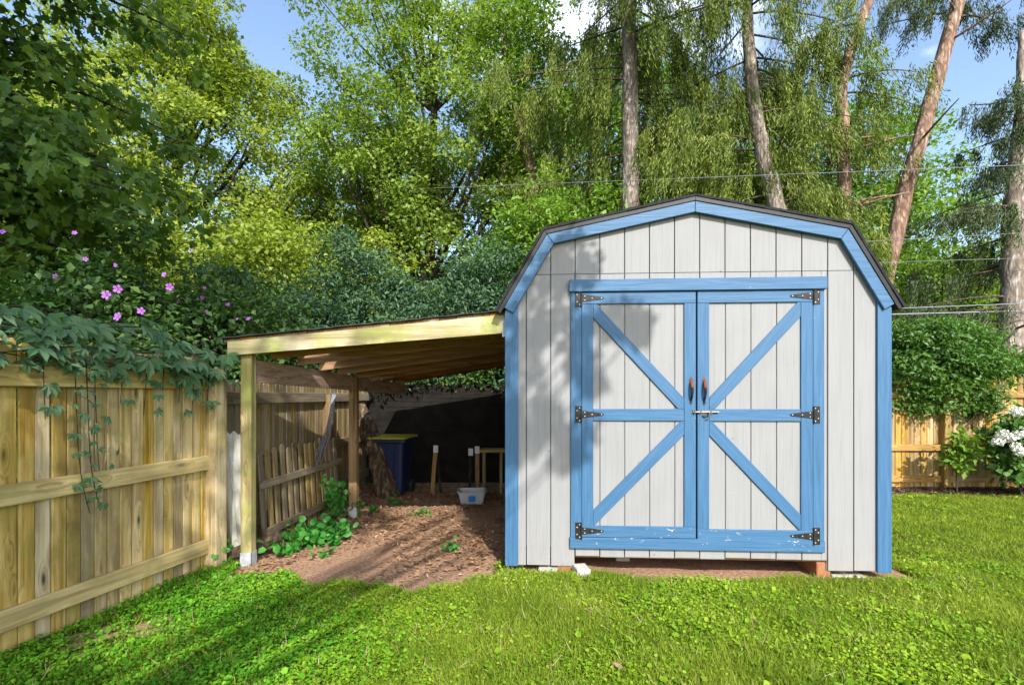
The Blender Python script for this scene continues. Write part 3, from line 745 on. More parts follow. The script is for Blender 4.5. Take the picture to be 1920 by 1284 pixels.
# golden fence at the end of the garden
gy = 8.05
GF = []
for (x0, x1, lab) in ((3.15, 6.93, 'golden cedar fence panel behind the shed side with bush overhanging'), (6.98, 10.6, 'golden cedar fence panel behind the white hydrangea')):
    GF.append(fence_run('cedar_fence', lab, (x0, gy), (x1, gy + .02), 1.78, .10, .004, (M['gold'], M['gold_x'], M['gold']),
              ((.10, .20), (.60, .70), (1.45, 1.55)), 1, (((x1 - x0) + .0, .105, 1.80),) if x0 < 5 else (((x1 - x0), .105, 1.80),), .02, 'cedar fence panels at the end of the garden'))

# loose picket panel leaning on the weathered fence
pa, pb = Vector((-2.37, 4.80)), Vector((-2.24, 6.55)); Lp = (pb - pa).length
LP = empty('leaning_picket_panel', (pa.x, pa.y, 0), 'loose weathered picket panel with wide gaps leaning on the dark fence', 'fence panel', math.atan2(pb.y - pa.y, pb.x - pa.x))
tilt = -math.atan(.06)
pm = [picket_mesh(.072, .93 + .02 * k, .018, M['grey'], .028) for k in range(3)]
for k in range(14):
    x = k * .128
    o = link('picket', random.choice(pm), LP, (x, .0, .01), (tilt, random.uniform(-.014, .014), 0))
def lean(p): return Matrix.Rotation(tilt, 3, 'X') @ Vector(p)
for z in (.58, .12):
    mb = MB().box((-.03, -.034, z), (Lp + .04, -.003, z + .075), 0, .004); o = mb.build('rail', M['grey_x'], LP, (0, 0, .01), (tilt, 0, 0))

# peeling white boards and a chunk of split log at the foot of the front post
def plank(name, label, cat, bot, top, wd, th, mat, ragged=True, twist=0.0):
    bot, top = Vector(bot), Vector(top); h = (top - bot).length; n = 7
    up = [(wd * i / (n - 1) - wd / 2, h - (random.uniform(0, .07) if ragged else 0)) for i in range(n)][::-1]
    poly = [(-wd / 2, 0), (wd / 2, 0)] + up
    mb = MB(); mb.prism(poly, -th / 2, th / 2)
    o = mb.build(name, mat, None, bot); q = (top - bot).to_track_quat('Z', 'Y'); o.rotation_euler = (q @ Euler((0, 0, twist)).to_quaternion()).to_euler()
    return tag(o, label, cat)
def plank2(label, bot, top, wd, th, mat, yaw=0.0):
    bot, top = Vector(bot), Vector(top); d = top - bot; h = d.length
    n = 6; up = [(wd * i / (n - 1) - wd / 2, h - random.uniform(0, .06)) for i in range(n)][::-1]
    mb = MB(); mb.prism([(-wd / 2, 0), (wd / 2, 0)] + up, -th / 2, th / 2)
    z = d.normalized(); x = Vector((math.cos(yaw), math.sin(yaw), 0)); x = (x - z * x.dot(z)).normalized(); y = z.cross(x)
    mt = Matrix((x, y, z)).transposed()
    o = mb.build('old_board', mat, None, bot); o.rotation_euler = mt.to_euler(); return tag(o, label, 'board')
plank2('peeling white mossy board propped behind the lean-to front post', (-2.41, 4.50, .0), (-2.55, 4.56, 1.18), .17, .022, M['white_wood'], R(6))
plank2('narrow grey board propped beside the peeling white one', (-2.50, 4.53, .0), (-2.635, 4.57, 1.0), .075, .02, M['grey'], R(20))
mb = MB(); mb.tube([(0, 0, .05), (.12, .05, .075), (.30, .12, .12), (.42, .16, .17)], [.052, .06, .055, .045], 9, wob=.12)
tag(mb.build('split_log', M['bark_log'], None, (-2.53, 4.42, .015), (0, 0, R(10))), 'short split log lying at the foot of the propped boards', 'log')

# dark reed screen at the back of the lean-to
ry = 8.5
RS = empty('reed_screen', (-2.4, ry, 0), 'dark horizontal reed screen closing the back of the lean-to', 'screen')
mb = MB(); z = .02
while z < 1.66:
    r = random.uniform(.008, .013); pts = [(x, random.uniform(-.006, .006), z + random.uniform(-.003, .003)) for x in np.linspace(-.1, 4.2, 9)]
    mb.tube(pts, r, 4, cap=False); mb.tube([(q[0], q[1] + .014, q[2] + r * .7) for q in pts], r, 4, cap=False); z += r * 1.25
o = mb.build('reeds', M['reed'], RS); o['kind'] = 'stuff'
for x in (.0, 1.4, 2.75, 4.1): MB().box((x - .03, .025, -.02), (x + .03, .08, 1.72), 0, .004).build('post', M['reed'], RS)

# wheeled bin
bx, by = P(737, 0, 7.6).x, 7.6
BN = empty('wheeled_bin', (bx, by, 0), 'dark blue wheeled bin with yellow lid in the back of the lean-to', 'bin', R(-6))
mb = MB()
def loop(w_, d_, z_, c=.05, n=3):
    pts = []
    for (sx, sy, a0) in ((1, 1, 0), (-1, 1, 90), (-1, -1, 180), (1, -1, 270)):
        for k in range(n): a_ = R(a0 + 90 * k / (n - 1)); pts.append((sx * (w_ / 2 - c) + c * math.cos(a_), sy * (d_ / 2 - c) + c * math.sin(a_), z_))
    return pts
def loft(mb, loops, m=0, capb=True, capt=True):
    b0 = len(mb.v); n = len(loops[0])
    for l in loops: mb.v += [tuple(p) for p in l]
    for i in range(len(loops) - 1):
        for k in range(n):
            mb.f.append((b0 + i * n + k, b0 + i * n + (k + 1) % n, b0 + (i + 1) * n + (k + 1) % n, b0 + (i + 1) * n + k)); mb.m.append(m)
    if capb: mb.f.append(tuple(b0 + k for k in range(n))[::-1]); mb.m.append(m)
    if capt: mb.f.append(tuple(b0 + (len(loops) - 1) * n + k for k in range(n))); mb.m.append(m)
loft(mb, [loop(.40, .42, .04), loop(.42, .46, .12), loop(.49, .56, .78), loop(.56, .62, .80), loop(.56, .62, .85)])
for x in (-.10, 0, .10): mb.box((x - .012, -.285, .25), (x + .012, -.215, .74), 0, .01)
mb.build('body', M['binblue'], BN)
mb = MB(); loft(mb, [loop(.60, .66, .852), loop(.605, .665, .868), loop(.55, .60, .878), loop(.3, .3, .882)]); mb.build('lid', M['binyel'], BN)
mb = MB(); mb.tube([(-.26, .36, .86), (.26, .36, .86)], .015, 8); mb.build('handle', M['binblue'], BN)
for s in (-1, 1): MB().tube([(s * .21, .2, .1), (s * .26, .2, .1)], .1, 14).build('wheel', M['black'], BN)

# grey plastic tub with a blue sticker
tx, ty = P(885, 0, 6.95).x, 6.95
TB = empty('plastic_tub', (tx, ty, .004), 'grey plastic tub with blue sticker on the lean-to soil', 'tub', R(4))
mb = MB()
loft(mb, [loop(.30, .24, .0, .03), loop(.315, .255, .02, .03), loop(.37, .31, .155, .04), loop(.405, .345, .16, .05), loop(.405, .345, .175, .05), loop(.365, .305, .176, .04), loop(.31, .25, .025, .03), loop(.29, .23, .02, .03)])
mb.build('body', M['tub'], TB)
mb = MB(); mb.add([(-.045, -.148, .045), (.0, -.146, .035), (.05, -.147, .05), (.05, -.166, .12), (0, -.168, .125), (-.05, -.165, .115)], [(0, 1, 2, 3, 4, 5)])
ob = mb.build('sticker', M['label_blue'], TB); sdm = ob.modifiers.new('t', 'SOLIDIFY'); sdm.thickness = .002

# stakes with white tags, and a low bench
for (px, top_z, leanx, lab) in ((815, .72, .03, 'upright brown stake with white tag beside the blue bin'), (822, .66, -.03, 'thin brown stake crossing the tagged stake beside the blue bin'),
                         (895, .70, 0.0, 'brown stake with white tag beside the low bench'), (881, .66, .01, 'dark thin stake with crumpled white tag above the grey tub')):
    x = P(px, 0, 7.7).x; E = empty('wooden_stake', (x, 7.7 + random.uniform(-.1, .1), 0), lab, 'stake'); th = .03 if px in (815, 895) else .016
    zt = top_z
    MB().add([(-th - leanx, -.02, -.03), (th - leanx, -.02, -.03), (th - leanx, .02, -.03), (-th - leanx, .02, -.03), (-th + leanx, -.02, zt), (th + leanx, -.02, zt), (th + leanx, .02, zt), (-th + leanx, .02, zt)],
             [(0, 3, 2, 1), (4, 5, 6, 7), (0, 1, 5, 4), (1, 2, 6, 5), (2, 3, 7, 6), (3, 0, 4, 7)]).build('shaft', M['brown_z'] if th > .02 else M['bark_dark'], E)
    if px != 822: MB().box((leanx - .036, -.027, zt - .10), (leanx + .036, -.0215, zt + .01), 0, .001).build('tag', M['paper'], E)
bxx = P(925, 0, 7.75).x
BE = empty('low_bench', (bxx, 7.75, 0), 'low plank bench against the shed side at the back of the lean-to', 'bench')
MB().box((-.20, -.15, .62), (.28, .15, .66), 0, .004).build('top', M['fence_x'], BE)
for x in (-.14, .12, .22):
    for y in (-.11, .11): MB().box((x - .02, y - .02, 0), (x + .02, y + .02, .619), 0, .003).build('leg', M['grey'], BE)

# shaggy leaning log and hanging cables
mb = MB(); mb.tube([P(730, 935, 7.3) * 1 + Vector((0, 0, -.05)), P(716, 890, 7.35), P(704, 840, 7.4), P(692, 800, 7.5), P(676, 760, 7.6)], [.16, .14, .12, .11, .08], 10, wob=.16)
for k in range(26):
    t_ = random.random(); p = P(730, 935, 7.3).lerp(P(680, 770, 7.5), t_) + Vector((random.uniform(-.08, .08), -.13, 0)); l = random.uniform(.1, .22)
    mb.add([p, p + Vector((.03, .0, 0)), p + Vector((.05, -.03, -l)), p + Vector((.01, -.035, -l * .9))], [(0, 1, 2, 3)])
tag(mb.build('leaning_log', M['bark_log'], None), 'shaggy barked log leaning at the back of the lean-to beside the bin', 'log')
mb = MB()
for k in range(6):
    top = Vector((-2.335 + .012 * k, 6.52 - .01 * k, 1.50)); end = Vector((-2.30 + random.uniform(-.05, .03), 6.1 + random.uniform(-.3, .1), .55 + random.uniform(0, .3)))
    mid = top.lerp(end, .5) + Vector((.02 * random.uniform(-1, 1), .05, -.05))
    mb.tube([top, top.lerp(mid, .5) + Vector((0, .01, 0)), mid, mid.lerp(end, .5), end], .006, 5)
tag(mb.build('hanging_cables', M['cable'], None), 'bundle of pale cables hanging down from the fence post', 'cables')

# ------------------------------------------------------------------ leaves
def unit(a): return a / np.maximum(np.linalg.norm(a, axis=1, keepdims=True), 1e-9)
SHAPES = {}
def shape(name, outline, fold=.12):
    """outline: list of (along, across); fan from a spine; across lifted by fold*|across|"""
    SHAPES[name] = (np.array([(a, c, abs(c) * fold) for a, c in outline], float), [tuple(range(len(outline)))])
# a simple leaf: two triangles folded on the midrib
SHAPES['leaf'] = (np.array([(0, 0, 0), (.45, .5, .14), (1, 0, 0), (.45, -.5, .14)], float), [(0, 2, 1), (0, 3, 2)])
SHAPES['leaf6'] = (np.array([(0, 0, 0), (.28, .42, .13), (.68, .36, .10), (1, 0, -.08), (.68, -.36, .10), (.28, -.42, .13)], float), [(0, 3, 2, 1), (0, 5, 4, 3)])
SHAPES['needle'] = (np.array([(0, 0, 0), (.4, .5, .05), (1, .06, 0), (.5, -.5, .05)], float), [(0, 2, 1), (0, 3, 2)])
SHAPES['blade'] = (np.array([(0, .5, 0), (.55, .38, .16), (1, 0, .55), (.55, -.38, .16), (0, -.5, 0)], float), [(0, 1, 3, 4), (1, 2, 3)])
SHAPES['clover'] = (np.array([(0, 0, 0), (.35, .5, .07), (.85, .42, .1), (1, 0, .03), (.85, -.42, .1), (.35, -.5, .07)], float), [(0, 3, 2, 1), (0, 5, 4, 3)])
_mp = [(0, 0), (.12, .30), (.02, .52), (.32, .42), (.44, .66), (.56, .30), (.78, .30), (1, 0), (.78, -.30), (.56, -.30), (.44, -.66), (.32, -.42), (.02, -.52), (.12, -.30)]
SHAPES['maple'] = (np.array([(a, c, .16 * abs(c) - .10 * a * a) for a, c in _mp], float), [(0, 3, 2, 1), (0, 5, 4, 3), (0, 7, 6, 5), (0, 9, 8, 7), (0, 11, 10, 9), (0, 13, 12, 11)])

def scatter(name, mat, pos, direc, nrm, length, width, shp='leaf', parent=None, origin=(0, 0, 0)):
    v0, fs = SHAPES[shp]; n = len(pos); k = len(v0)
    d = unit(direc); s = unit(np.cross(nrm, d)); u = np.cross(d, s)
    pos = pos - np.array(origin)
    V = (pos[:, None, :] + d[:, None, :] * (v0[None, :, 0:1] * length[:, None, None]) + s[:, None, :] * (v0[None, :, 1:2] * width[:, None, None]) + u[:, None, :] * (v0[None, :, 2:3] * length[:, None, None])).reshape(-1, 3)
    me = bpy.data.meshes.new(name); loops = []; starts = []; tot = []
    base = (np.arange(n) * k)
    per = sum(len(f) for f in fs)
    L = np.concatenate([base[:, None] + np.array(f)[None, :] for f in fs], axis=1).reshape(-1)
    lens = np.array([len(f) for f in fs]); st = np.concatenate([[0], np.cumsum(lens)[:-1]])
    S = (np.arange(n)[:, None] * per + st[None, :]).reshape(-1)
    me.vertices.add(len(V)); me.vertices.foreach_set('co', V.astype(np.float32).reshape(-1))
    me.loops.add(len(L)); me.loops.foreach_set('vertex_index', L.astype(np.int32))
    me.polygons.add(len(S)); me.polygons.foreach_set('loop_start', S.astype(np.int32))
    me.update(calc_edges=True); me.materials.append(mat)
    return link(name, me, parent)

def rnd(n): return RNG.normal(size=(n, 3))
def leaf_cloud(centres, radii, per, size, aspect=.62, flat=.6, up=.7, droop=.25, jitter=.48, shell=0.0):
    """leaves spread through flattened clumps"""
    n = len(centres) * per
    c = np.repeat(centres, per, axis=0); r = np.repeat(radii, per)
    q = rnd(n); q = unit(q) * (RNG.random(n) ** (1 / 2.4))[:, None]
    q[:, 2] *= flat; pos = c + q * r[:, None]
    direc = unit(q + rnd(n) * .6); direc[:, 2] -= droop
    nrm = rnd(n) * .55 + np.array([SUN.x, SUN.y, SUN.z]) * .45; nrm[:, 2] += up
    ln = size * (1 + jitter * RNG.normal(size=n)).clip(.5, 1.7)
    return pos, direc, nrm, ln, ln * aspect

def crown_points(n, centre, rad, rs, shell=.55, lobes=5, amp=.22, zmin=None):
    """points in a lumpy ellipsoid, crowded towards its skin"""
    d = unit(rs.normal(size=(n * 2, 3)))
    k = rs.normal(size=(lobes, 3)) * 2.6; ph = rs.random(lobes) * 6.28
    lump = 1 + amp * np.sin(d @ k.T + ph).sum(axis=1) / math.sqrt(lobes)
    rr = (shell + (1 - shell) * rs.random(len(d)) ** .7) * lump
    p = np.array(centre) + d * rr[:, None] * np.array(rad)
    if zmin is not None: p = p[p[:, 2] > zmin]
    return p[:n]

def bez(a, b, c, n): return [a * (1 - t_) ** 2 + b * 2 * t_ * (1 - t_) + c * t_ * t_ for t_ in np.linspace(0, 1, n)]

def broadleaf(name, label, cat, base, crown_c, crown_r, height_trunk, nlimb, nclump, per, size, mat, barkm, trunk_r=.2, seed=1, clump_r=.55, shell=.5, aspect=.62, flat=.62, amp=.22, group=None, shp='leaf', zmin=None, twigs=True, upsweep=1.0):
    rs = np.random.default_rng(seed); random.seed(seed)
    base = Vector(base); e = empty(name, base, label, cat, 0, group)
    cc = Vector(crown_c)
    mb = MB(); top = Vector((cc.x, cc.y, cc.z + crown_r[2] * .55))
    trunk = bez(Vector((0, 0, -.05)), (cc - base) * .45 + Vector((rs.normal() * .1, rs.normal() * .1, 0)), top - base, 9)
    mb.tube(trunk, [trunk_r * (1.25 if i == 0 else 1 - .09 * i) for i in range(9)], 9, wob=.05)
    tips = crown_points(nclump, cc, crown_r, rs, shell, 6, amp, zmin)
    order = rs.permutation(len(tips))
    for i in order[:nlimb]:
        tip = Vector(tips[i]) - base; k = int(np.clip((tip.z - upsweep * math.hypot(tip.x - trunk[4].x, tip.y - trunk[4].y) * .75) / max(trunk[-1].z, .1) * 8, 1, 7))
        a = trunk[k]; mid = a.lerp(tip, .5) + Vector((0, 0, -.12 * (tip - a).length + .05)) ; r0 = trunk_r * (.42 - .03 * k)
        mb.tube(bez(a, mid, tip, 6), [max(.008, r0 * (1 - .16 * j)) for j in range(6)], 5, cap=False)
    mb.build('trunk', barkm, e, smooth=True)
    rad = clump_r * (.65 + .7 * rs.random(len(tips)))
    pos, di, nr, ln, wd = leaf_cloud(tips, rad, per, size, aspect, flat)
    out = np.array(tips).repeat(per, axis=0) - np.array(cc); nr = nr + unit(out) * .35
    scatter('crown', mat, pos, di, nr, ln, wd, shp, e, base)
    return e

# ---- spruce: bare lower trunk, limbs that sag, curtains of hanging twigs
def conifer(name, label, path, rads, z_lo, z_hi, nlimb, reach, mat, barkm, seed, strands=26, curtain=.7, dead=8, nl=11, needle=.085, front_z=99, up=.15, group=None):
    rs = np.random.default_rng(seed); random.seed(seed)
    base = Vector(path[0]); e = empty(name, base, label, 'tree', 0, group)
    pts = [Vector(p) - base for p in path]
    # densify the trunk line
    fine = []; fr = []
    for i in range(len(pts) - 1):
        for k in range(6):
            t_ = k / 6; fine.append(pts[i].lerp(pts[i + 1], t_) + Vector((rs.normal() * .008, rs.normal() * .008, 0))); fr.append(rads[i] + (rads[i + 1] - rads[i]) * t_)
    fine.append(pts[-1]); fr.append(rads[-1])
    mb = MB(); mb.tube(fine, fr, 12, wob=.05)
    zs = [p.z for p in fine]
    def at_z(z):
        i = int(np.clip(np.searchsorted(zs, z), 1, len(zs) - 1)); t_ = (z - zs[i - 1]) / max(zs[i] - zs[i - 1], 1e-6); return fine[i - 1].lerp(fine[i], max(0, min(1, t_)))
    A_pos = []; A_dir = []
    for i in range(nlimb):
        z = z_lo + (z_hi - z_lo) * ((i + rs.random()) / nlimb); a = at_z(z)
        az = rs.random() * 2 * math.pi
        if a.z < front_z: az = R(rs.choice([rs.uniform(-12, 40), rs.uniform(140, 192), rs.uniform(-12, 192)]))   # low limbs on the shaded far side only
        f_ = 1 - .55 * (z - z_lo) / max(z_hi - z_lo, .1); Lb = reach * f_ * rs.uniform(.6, 1.1)
        h = Vector((math.cos(az), math.sin(az), 0))
        p2 = a + h * Lb * .5 + Vector((rs.normal() * .15, rs.normal() * .15, Lb * (up * rs.uniform(-.5, 1.0)))); p3 = a + h * Lb + Vector((rs.normal() * .2, rs.normal() * .2, -Lb * rs.uniform(.02, .3)))
        line = bez(a, p2, p3, 9)
        mb.tube(line, [.026 * (1 - .1 * k) for k in range(9)], 5, 1, cap=False)
        tufts = [(.16 + .86 * rs.random(), rs.normal()) for _ in range(rs.integers(8, 13))]
        for s_ in range(int(strands * 1.25 * f_ + 4)):
            t_, so_ = tufts[rs.integers(len(tufts))]; t_ = min(1.0, max(.1, t_ + rs.normal() * .022)); c = Vector(bez(a, p2, p3, 40)[min(39, int(t_ * 39))]); side = h.cross(Vector((0, 0, 1)))
            off = side * (so_ * .11 * Lb + rs.normal() * .09)
            c = c + off; hl = curtain * rs.uniform(.3, 1.25) * (.75 + .3 * abs(so_)) * (1.1 - .35 * t_)
            # hanging strand
            sway = Vector((rs.normal() * .12, rs.normal() * .12, 0)) + h * .10 + off * .25
            nk = max(5, int(2.0 * nl * hl / curtain))
            for k in range(nk):
                q = k / nk; pnt = c + sway * q * hl + Vector((0, 0, -hl * q * (1 if q > .1 else .6)))
                A_pos.append(tuple(pnt + Vector((rs.normal() * .034, rs.normal() * .034, 0))))
                A_dir.append((rs.normal() * .38 + h.x * .25, rs.normal() * .38 + h.y * .25, -.9))
    for i in range(dead):
        z = rs.uniform(max(.6, z_lo - 3.2), z_lo + .6); a = at_z(z); az = rs.random() * 6.28; h = Vector((math.cos(az), math.sin(az), 0)); Lb = rs.uniform(.25, 1.5)
        mb.tube(bez(a, a + h * Lb * .6 + Vector((0, 0, .12)), a + h * Lb + Vector((0, 0, rs.uniform(-.25, .3))), 6), [.03 * (1 - .14 * k) for k in range(6)], 5)
    mb.build('trunk', [barkm, M['bark_limb']], e, smooth=True)
    pos = np.array(A_pos) + np.array(base); di = np.array(A_dir); n = len(pos)
    nr = rnd(n) + np.array([SUN.x, SUN.y, SUN.z]) * .5; ln = needle * .72 * RNG.uniform(.7, 1.5, n)
    scatter('crown', mat, pos, di, nr, ln, ln * .21, 'needle', e, base)
    return e

# ---- trees
BACK = 'tall trees beyond the garden'
broadleaf('maple_tree', 'tall sunlit yellow-green tree left of the sky gap beyond the fence', 'tree', (-9.0, 13.2, 0), (-8.8, 13.2, 7.6), (3.3, 3.0, 6.4), 5, 90, 520, 230, .088, M['lf_bright'], M['bark_dark'], .24, 11, .52, .4)
broadleaf('maple_tree', 'broad sunlit tree right of the sky gap with rising forked limbs', 'tree', (-2.6, 14.5, 0), (-2.2, 14.5, 7.9), (4.0, 3.2, 6.8), 5, 90, 580, 220, .09, M['lf_mid'], M['bark_dark'], .26, 12, .54, .4)
broadleaf('maple_tree', 'far tree whose crown fills the space behind the spruce trunks', 'tree', (3.2, 18.5, 0), (3.2, 18.5, 8.0), (4.6, 3.2, 7.4), 5, 70, 480, 200, .12, M['lf_fresh'], M['bark_dark'], .26, 13, .7, .35)
broadleaf('maple_tree', 'far green tree seen between the bent spruce and the slender pine', 'tree', (8.6, 19.5, 0), (8.6, 19.5, 7.4), (3.4, 3.0, 6.6), 5, 60, 330, 190, .12, M['lf_mid'], M['bark_dark'], .24, 21, .7, .35)
broadleaf('maple_tree', 'bright green tree behind the leaning pine trunk', 'tree', (11.6, 16.5, 0), (11.3, 16.5, 6.6), (3.2, 2.8, 5.4), 4, 60, 250, 180, .115, M['lf_fresh'], M['bark_dark'], .2, 14, .72, .35)
broadleaf('maple_tree', 'far tree at the left edge behind the overhanging maple', 'tree', (-14.8, 14.6, 0), (-14.5, 14.6, 6.5), (4.4, 3.2, 6.0), 4, 50, 260, 150, .125, M['lf_bright'], M['bark_dark'], .25, 15, .9, .35)
broadleaf('small_tree', 'low yellow-leaved tree showing behind the big spruce trunk', 'tree', (15.2, 16.5, 0), (15.0, 16.5, 4.2), (2.3, 1.8, 2.6), 2, 30, 130, 120, .11, M['lf_yellow'], M['bark_dark'], .12, 16, .6, .3)
broadleaf('small_tree', 'green understorey tree low between the leaning pine and the big spruce', 'tree', (12.0, 14.0, 0), (11.6, 14.0, 3.6), (3.0, 1.8, 2.6), 1.5, 40, 190, 150, .10, M['lf_fresh'], M['bark_dark'], .12, 17, .6, .3)
broadleaf('small_tree', 'understorey tree behind the left end of the lean-to roof', 'tree', (-5.6, 11.6, 0), (-5.4, 11.6, 3.6), (2.8, 1.6, 2.2), 1.5, 40, 210, 150, .10, M['lf_bright'], M['bark_dark'], .1, 18, .6, .3)
broadleaf('small_tree', 'dim understorey tree between the two broad trees', 'tree', (-5.2, 17.0, 0), (-5.4, 17.0, 5.4), (3.4, 2.2, 4.4), 2, 40, 250, 170, .12, M['lf_mid'], M['bark_dark'], .14, 19, .8, .3)
broadleaf('small_tree', 'understorey tree behind the shed roof ridge', 'tree', (4.8, 12.6, 0), (5.2, 13.2, 3.6), (3.2, 1.6, 3.0), 2, 40, 230, 150, .105, M['lf_fresh'], M['bark_dark'], .12, 20, .65, .3)

spr = [P(1184, 700, 11.4), P(1183, 390, 11.4), P(1181, 150, 11.4), P(1178, -160, 11.4), P(1178, -420, 11.4)]
spr.insert(0, Vector((spr[0].x, 11.4, -.05)))
conifer('spruce_tree', 'tall spruce with straight pale trunk rising behind the shed ridge', spr, [.25, .225, .195, .175, .14, .08], 6.6, 13.4, 50, 4.4, M['lf_spruce'], M['bark_spruce'], 31, 74, 1.0, 9, 22, .125, 9.4)
sp2 = [P(1490, 520, 10.7), P(1457, 395, 10.7), P(1433, 300, 10.7), P(1412, 190, 10.7), P(1402, 60, 10.7), P(1398, -300, 10.7)]
sp2.insert(0, Vector((sp2[0].x + .35, 10.7, -.05)))
conifer('spruce_tree', 'spruce with bent grey trunk and curtains of hanging twigs', sp2, [.24, .195, .18, .16, .135, .115, .06], 4.9, 12.2, 44, 3.2, M['lf_spruce'], M['bark_spruce'], 32, 62, 1.05, 11, 20, .13, 9.3)
sp3 = [P(1584, 420, 10.9), P(1581, 260, 10.9), P(1577, 170, 10.9), P(1590, 110, 10.9), P(1634, -10, 10.9), P(1680, -180, 10.9)]
sp3.insert(0, Vector((sp3[0].x, 10.9, -.05)))
conifer('pine_tree', 'slender reddish pine trunk bending to the right near its top', sp3, [.16, .135, .122, .113, .105, .095, .06], 6.6, 11.5, 18, 2.4, M['lf_spruce'], M['bark_pine'], 33, 50, .75, 16, 16, .12, 12)
sp4 = [P(1660, 520, 11), P(1700, 350, 11), P(1745, 190, 11), P(1803, -20, 11), P(1880, -300, 11)]
sp4.insert(0, Vector((P(1625, 640, 11).x - .35, 11, -.05)))
conifer('pine_tree', 'leaning pine trunk with flaky bark right of the shed roof', sp4, [.19, .165, .155, .145, .13, .08], 9.7, 13.4, 18, 2.6, M['lf_spruce_d'], M['bark_pine'], 34, 60, .5, 4, 15, .11, 10.5)
sp5 = [P(1890, 720, 10), P(1896, 560, 10), P(1903, 380, 10), P(1912, 220, 10), P(1916, 60, 10)]
sp5.insert(0, Vector((sp5[0].x, 10, -.05)))
conifer('spruce_tree', 'thick trunked spruce with dark drooping boughs behind the hydrangea', sp5, [.27, .225, .195, .18, .09, .06], 2.3, 8.0, 40, 2.7, M['lf_spruce_d'], M['bark_spruce'], 35, 66, .5, 7, 15, .105, 4.5, .05)
# thin leaning trunk between the broad trees
mb = MB(); q0 = Vector((P(1012, 345, 13).x, 13, -.05)); E = empty('young_tree', q0, 'thin bare leaning trunk left of the straight spruce', 'tree')
mb.tube([Vector(p) - q0 for p in (q0, P(1008, 420, 13), P(1000, 345, 13), P(985, 270, 13), P(970, 215, 13), P(955, 170, 13), P(942, 60, 13))], [.15, .13, .12, .11, .10, .085, .05], 8, wob=.05)
for (a, c) in (((985, 270), (1040, 180)), ((992, 300), (930, 200)), ((970, 215), (905, 120)), ((957, 175), (1000, 90))):
    A_, C_ = P(*a, 13) - q0, P(*c, 13.2) - q0; mb.tube(bez(A_, A_.lerp(C_, .5) + Vector((0, 0, -.15)), C_, 6), [.05, .045, .04, .03, .022, .012], 5)
mb.build('trunk', M['bark_pine'], E, smooth=True)
tips = np.array([P(random.uniform(900, 1050), random.uniform(-20, 200), 13 + random.uniform(-.6, .6)) for _ in range(46)])
a_ = leaf_cloud(tips, np.full(len(tips), .5), 120, .09); scatter('crown', M['lf_fresh'], *a_[:3], a_[3], a_[4], 'leaf', E, q0)

# ---- shrubs behind the fence and the lean-to
broadleaf('shrub', 'bluish green shrub spilling above the middle of the lean-to roof', 'shrub', (-2.4, 8.95, 0), (-2.3, 8.95, 2.75), (1.5, .8, 1.25), 1, 30, 150, 190, .075, M['lf_blue'], M['bark_dark'], .05, 41, .36, .45, .42, .6, .42)
broadleaf('shrub', 'bluish green shrub against the shed end of the lean-to roof', 'shrub', (-.5, 9.1, 0), (-.45, 9.1, 2.8), (1.3, .8, 1.3), 1, 30, 140, 190, .075, M['lf_blue'], M['bark_dark'], .05, 42, .36, .45, .42, .6, .42)
broadleaf('shrub', 'dark bluish shrub above the outer end of the lean-to roof', 'shrub', (-4.2, 8.6, 0), (-4.1, 8.6, 2.3), (1.3, .8, 1.3), 1, 30, 120, 190, .075, M['lf_blue'], M['bark_dark'], .05, 43, .36, .45, .42, .6, .42)
broadleaf('shrub', 'sunlit leafy vine mass behind the left slope of the shed roof', 'shrub', (1.0, 9.9, 0), (.9, 9.9, 3.4), (2.0, .8, 2.1), 1, 40, 210, 190, .085, M['lf_fresh'], M['bark_dark'], .06, 44, .45, .35, .62)
broadleaf('shrub', 'green shrub peeking over the right slope of the shed roof', 'shrub', (4.6, 10.4, 0), (4.6, 10.4, 3.0), (2.0, .8, 2.0), 1, 30, 150, 170, .085, M['lf_mid'], M['bark_dark'], .06, 45, .45, .35, .62)

# rose of sharon with purple flowers
def flower(parent, p, s, facing):
    mb = MB(); n = 5
    for k in range(n):
        th = 2 * math.pi * k / n + random.uniform(-.1, .1); c, d = math.cos(th), math.sin(th)
        o = [(0, .08, .0), (-.30, .5, .14), (-.36, .82, .20), (-.10, 1.0, .16), (.16, .98, .22), (.36, .78, .18), (.30, .45, .12)]
        v = [((x * d + y * c) * s, (-x * c + y * d) * s, z * s * random.uniform(.8, 1.2)) for x, y, z in o]
        mb.add(v, [(0, 6, 5, 4, 3, 2, 1)], 0)
    v = [(.2 * s * math.cos(a), .2 * s * math.sin(a), .055 * s) for a in np.linspace(0, 2 * math.pi, 9)[:-1]]; mb.add(v, [tuple(range(8))], 1)
    mb.tube([(0, 0, .04 * s), (0, 0, .5 * s)], [.06 * s, .035 * s], 6, 2)
    o = mb.build('flower', [M['petal'], M['petal_eye'], M['stamen']], parent, Vector(p))
    o.rotation_euler = Vector(facing).to_track_quat('Z', 'Y').to_euler(); return o
HB = []
for (c, r, nc, sd, lab, mt) in (((-4.15, 5.0, 1.75), (1.0, .75, 1.15), 210, 51, 'rose of sharon shrub with the largest purple flowers behind the board fence', 'lf_hib'),
                        ((-3.72, 6.5, 1.9), (.85, .8, 1.15), 170, 52, 'rose of sharon shrub with small purple flowers near the lean-to corner', 'lf_hib'),
                        ((-5.9, 6.2, 2.1), (1.2, .9, 1.5), 190, 53, 'tall dim shrub under the overhanging maple behind the fence', 'lf_bush')):
    HB.append(broadleaf('flowering_shrub' if sd < 53 else 'shrub', lab, 'shrub', (c[0], c[1], 0), c, r, .6, 26, nc, 130, .062, M[mt], M['bark_dark'], .045, sd, .30, .4, .66, .8))
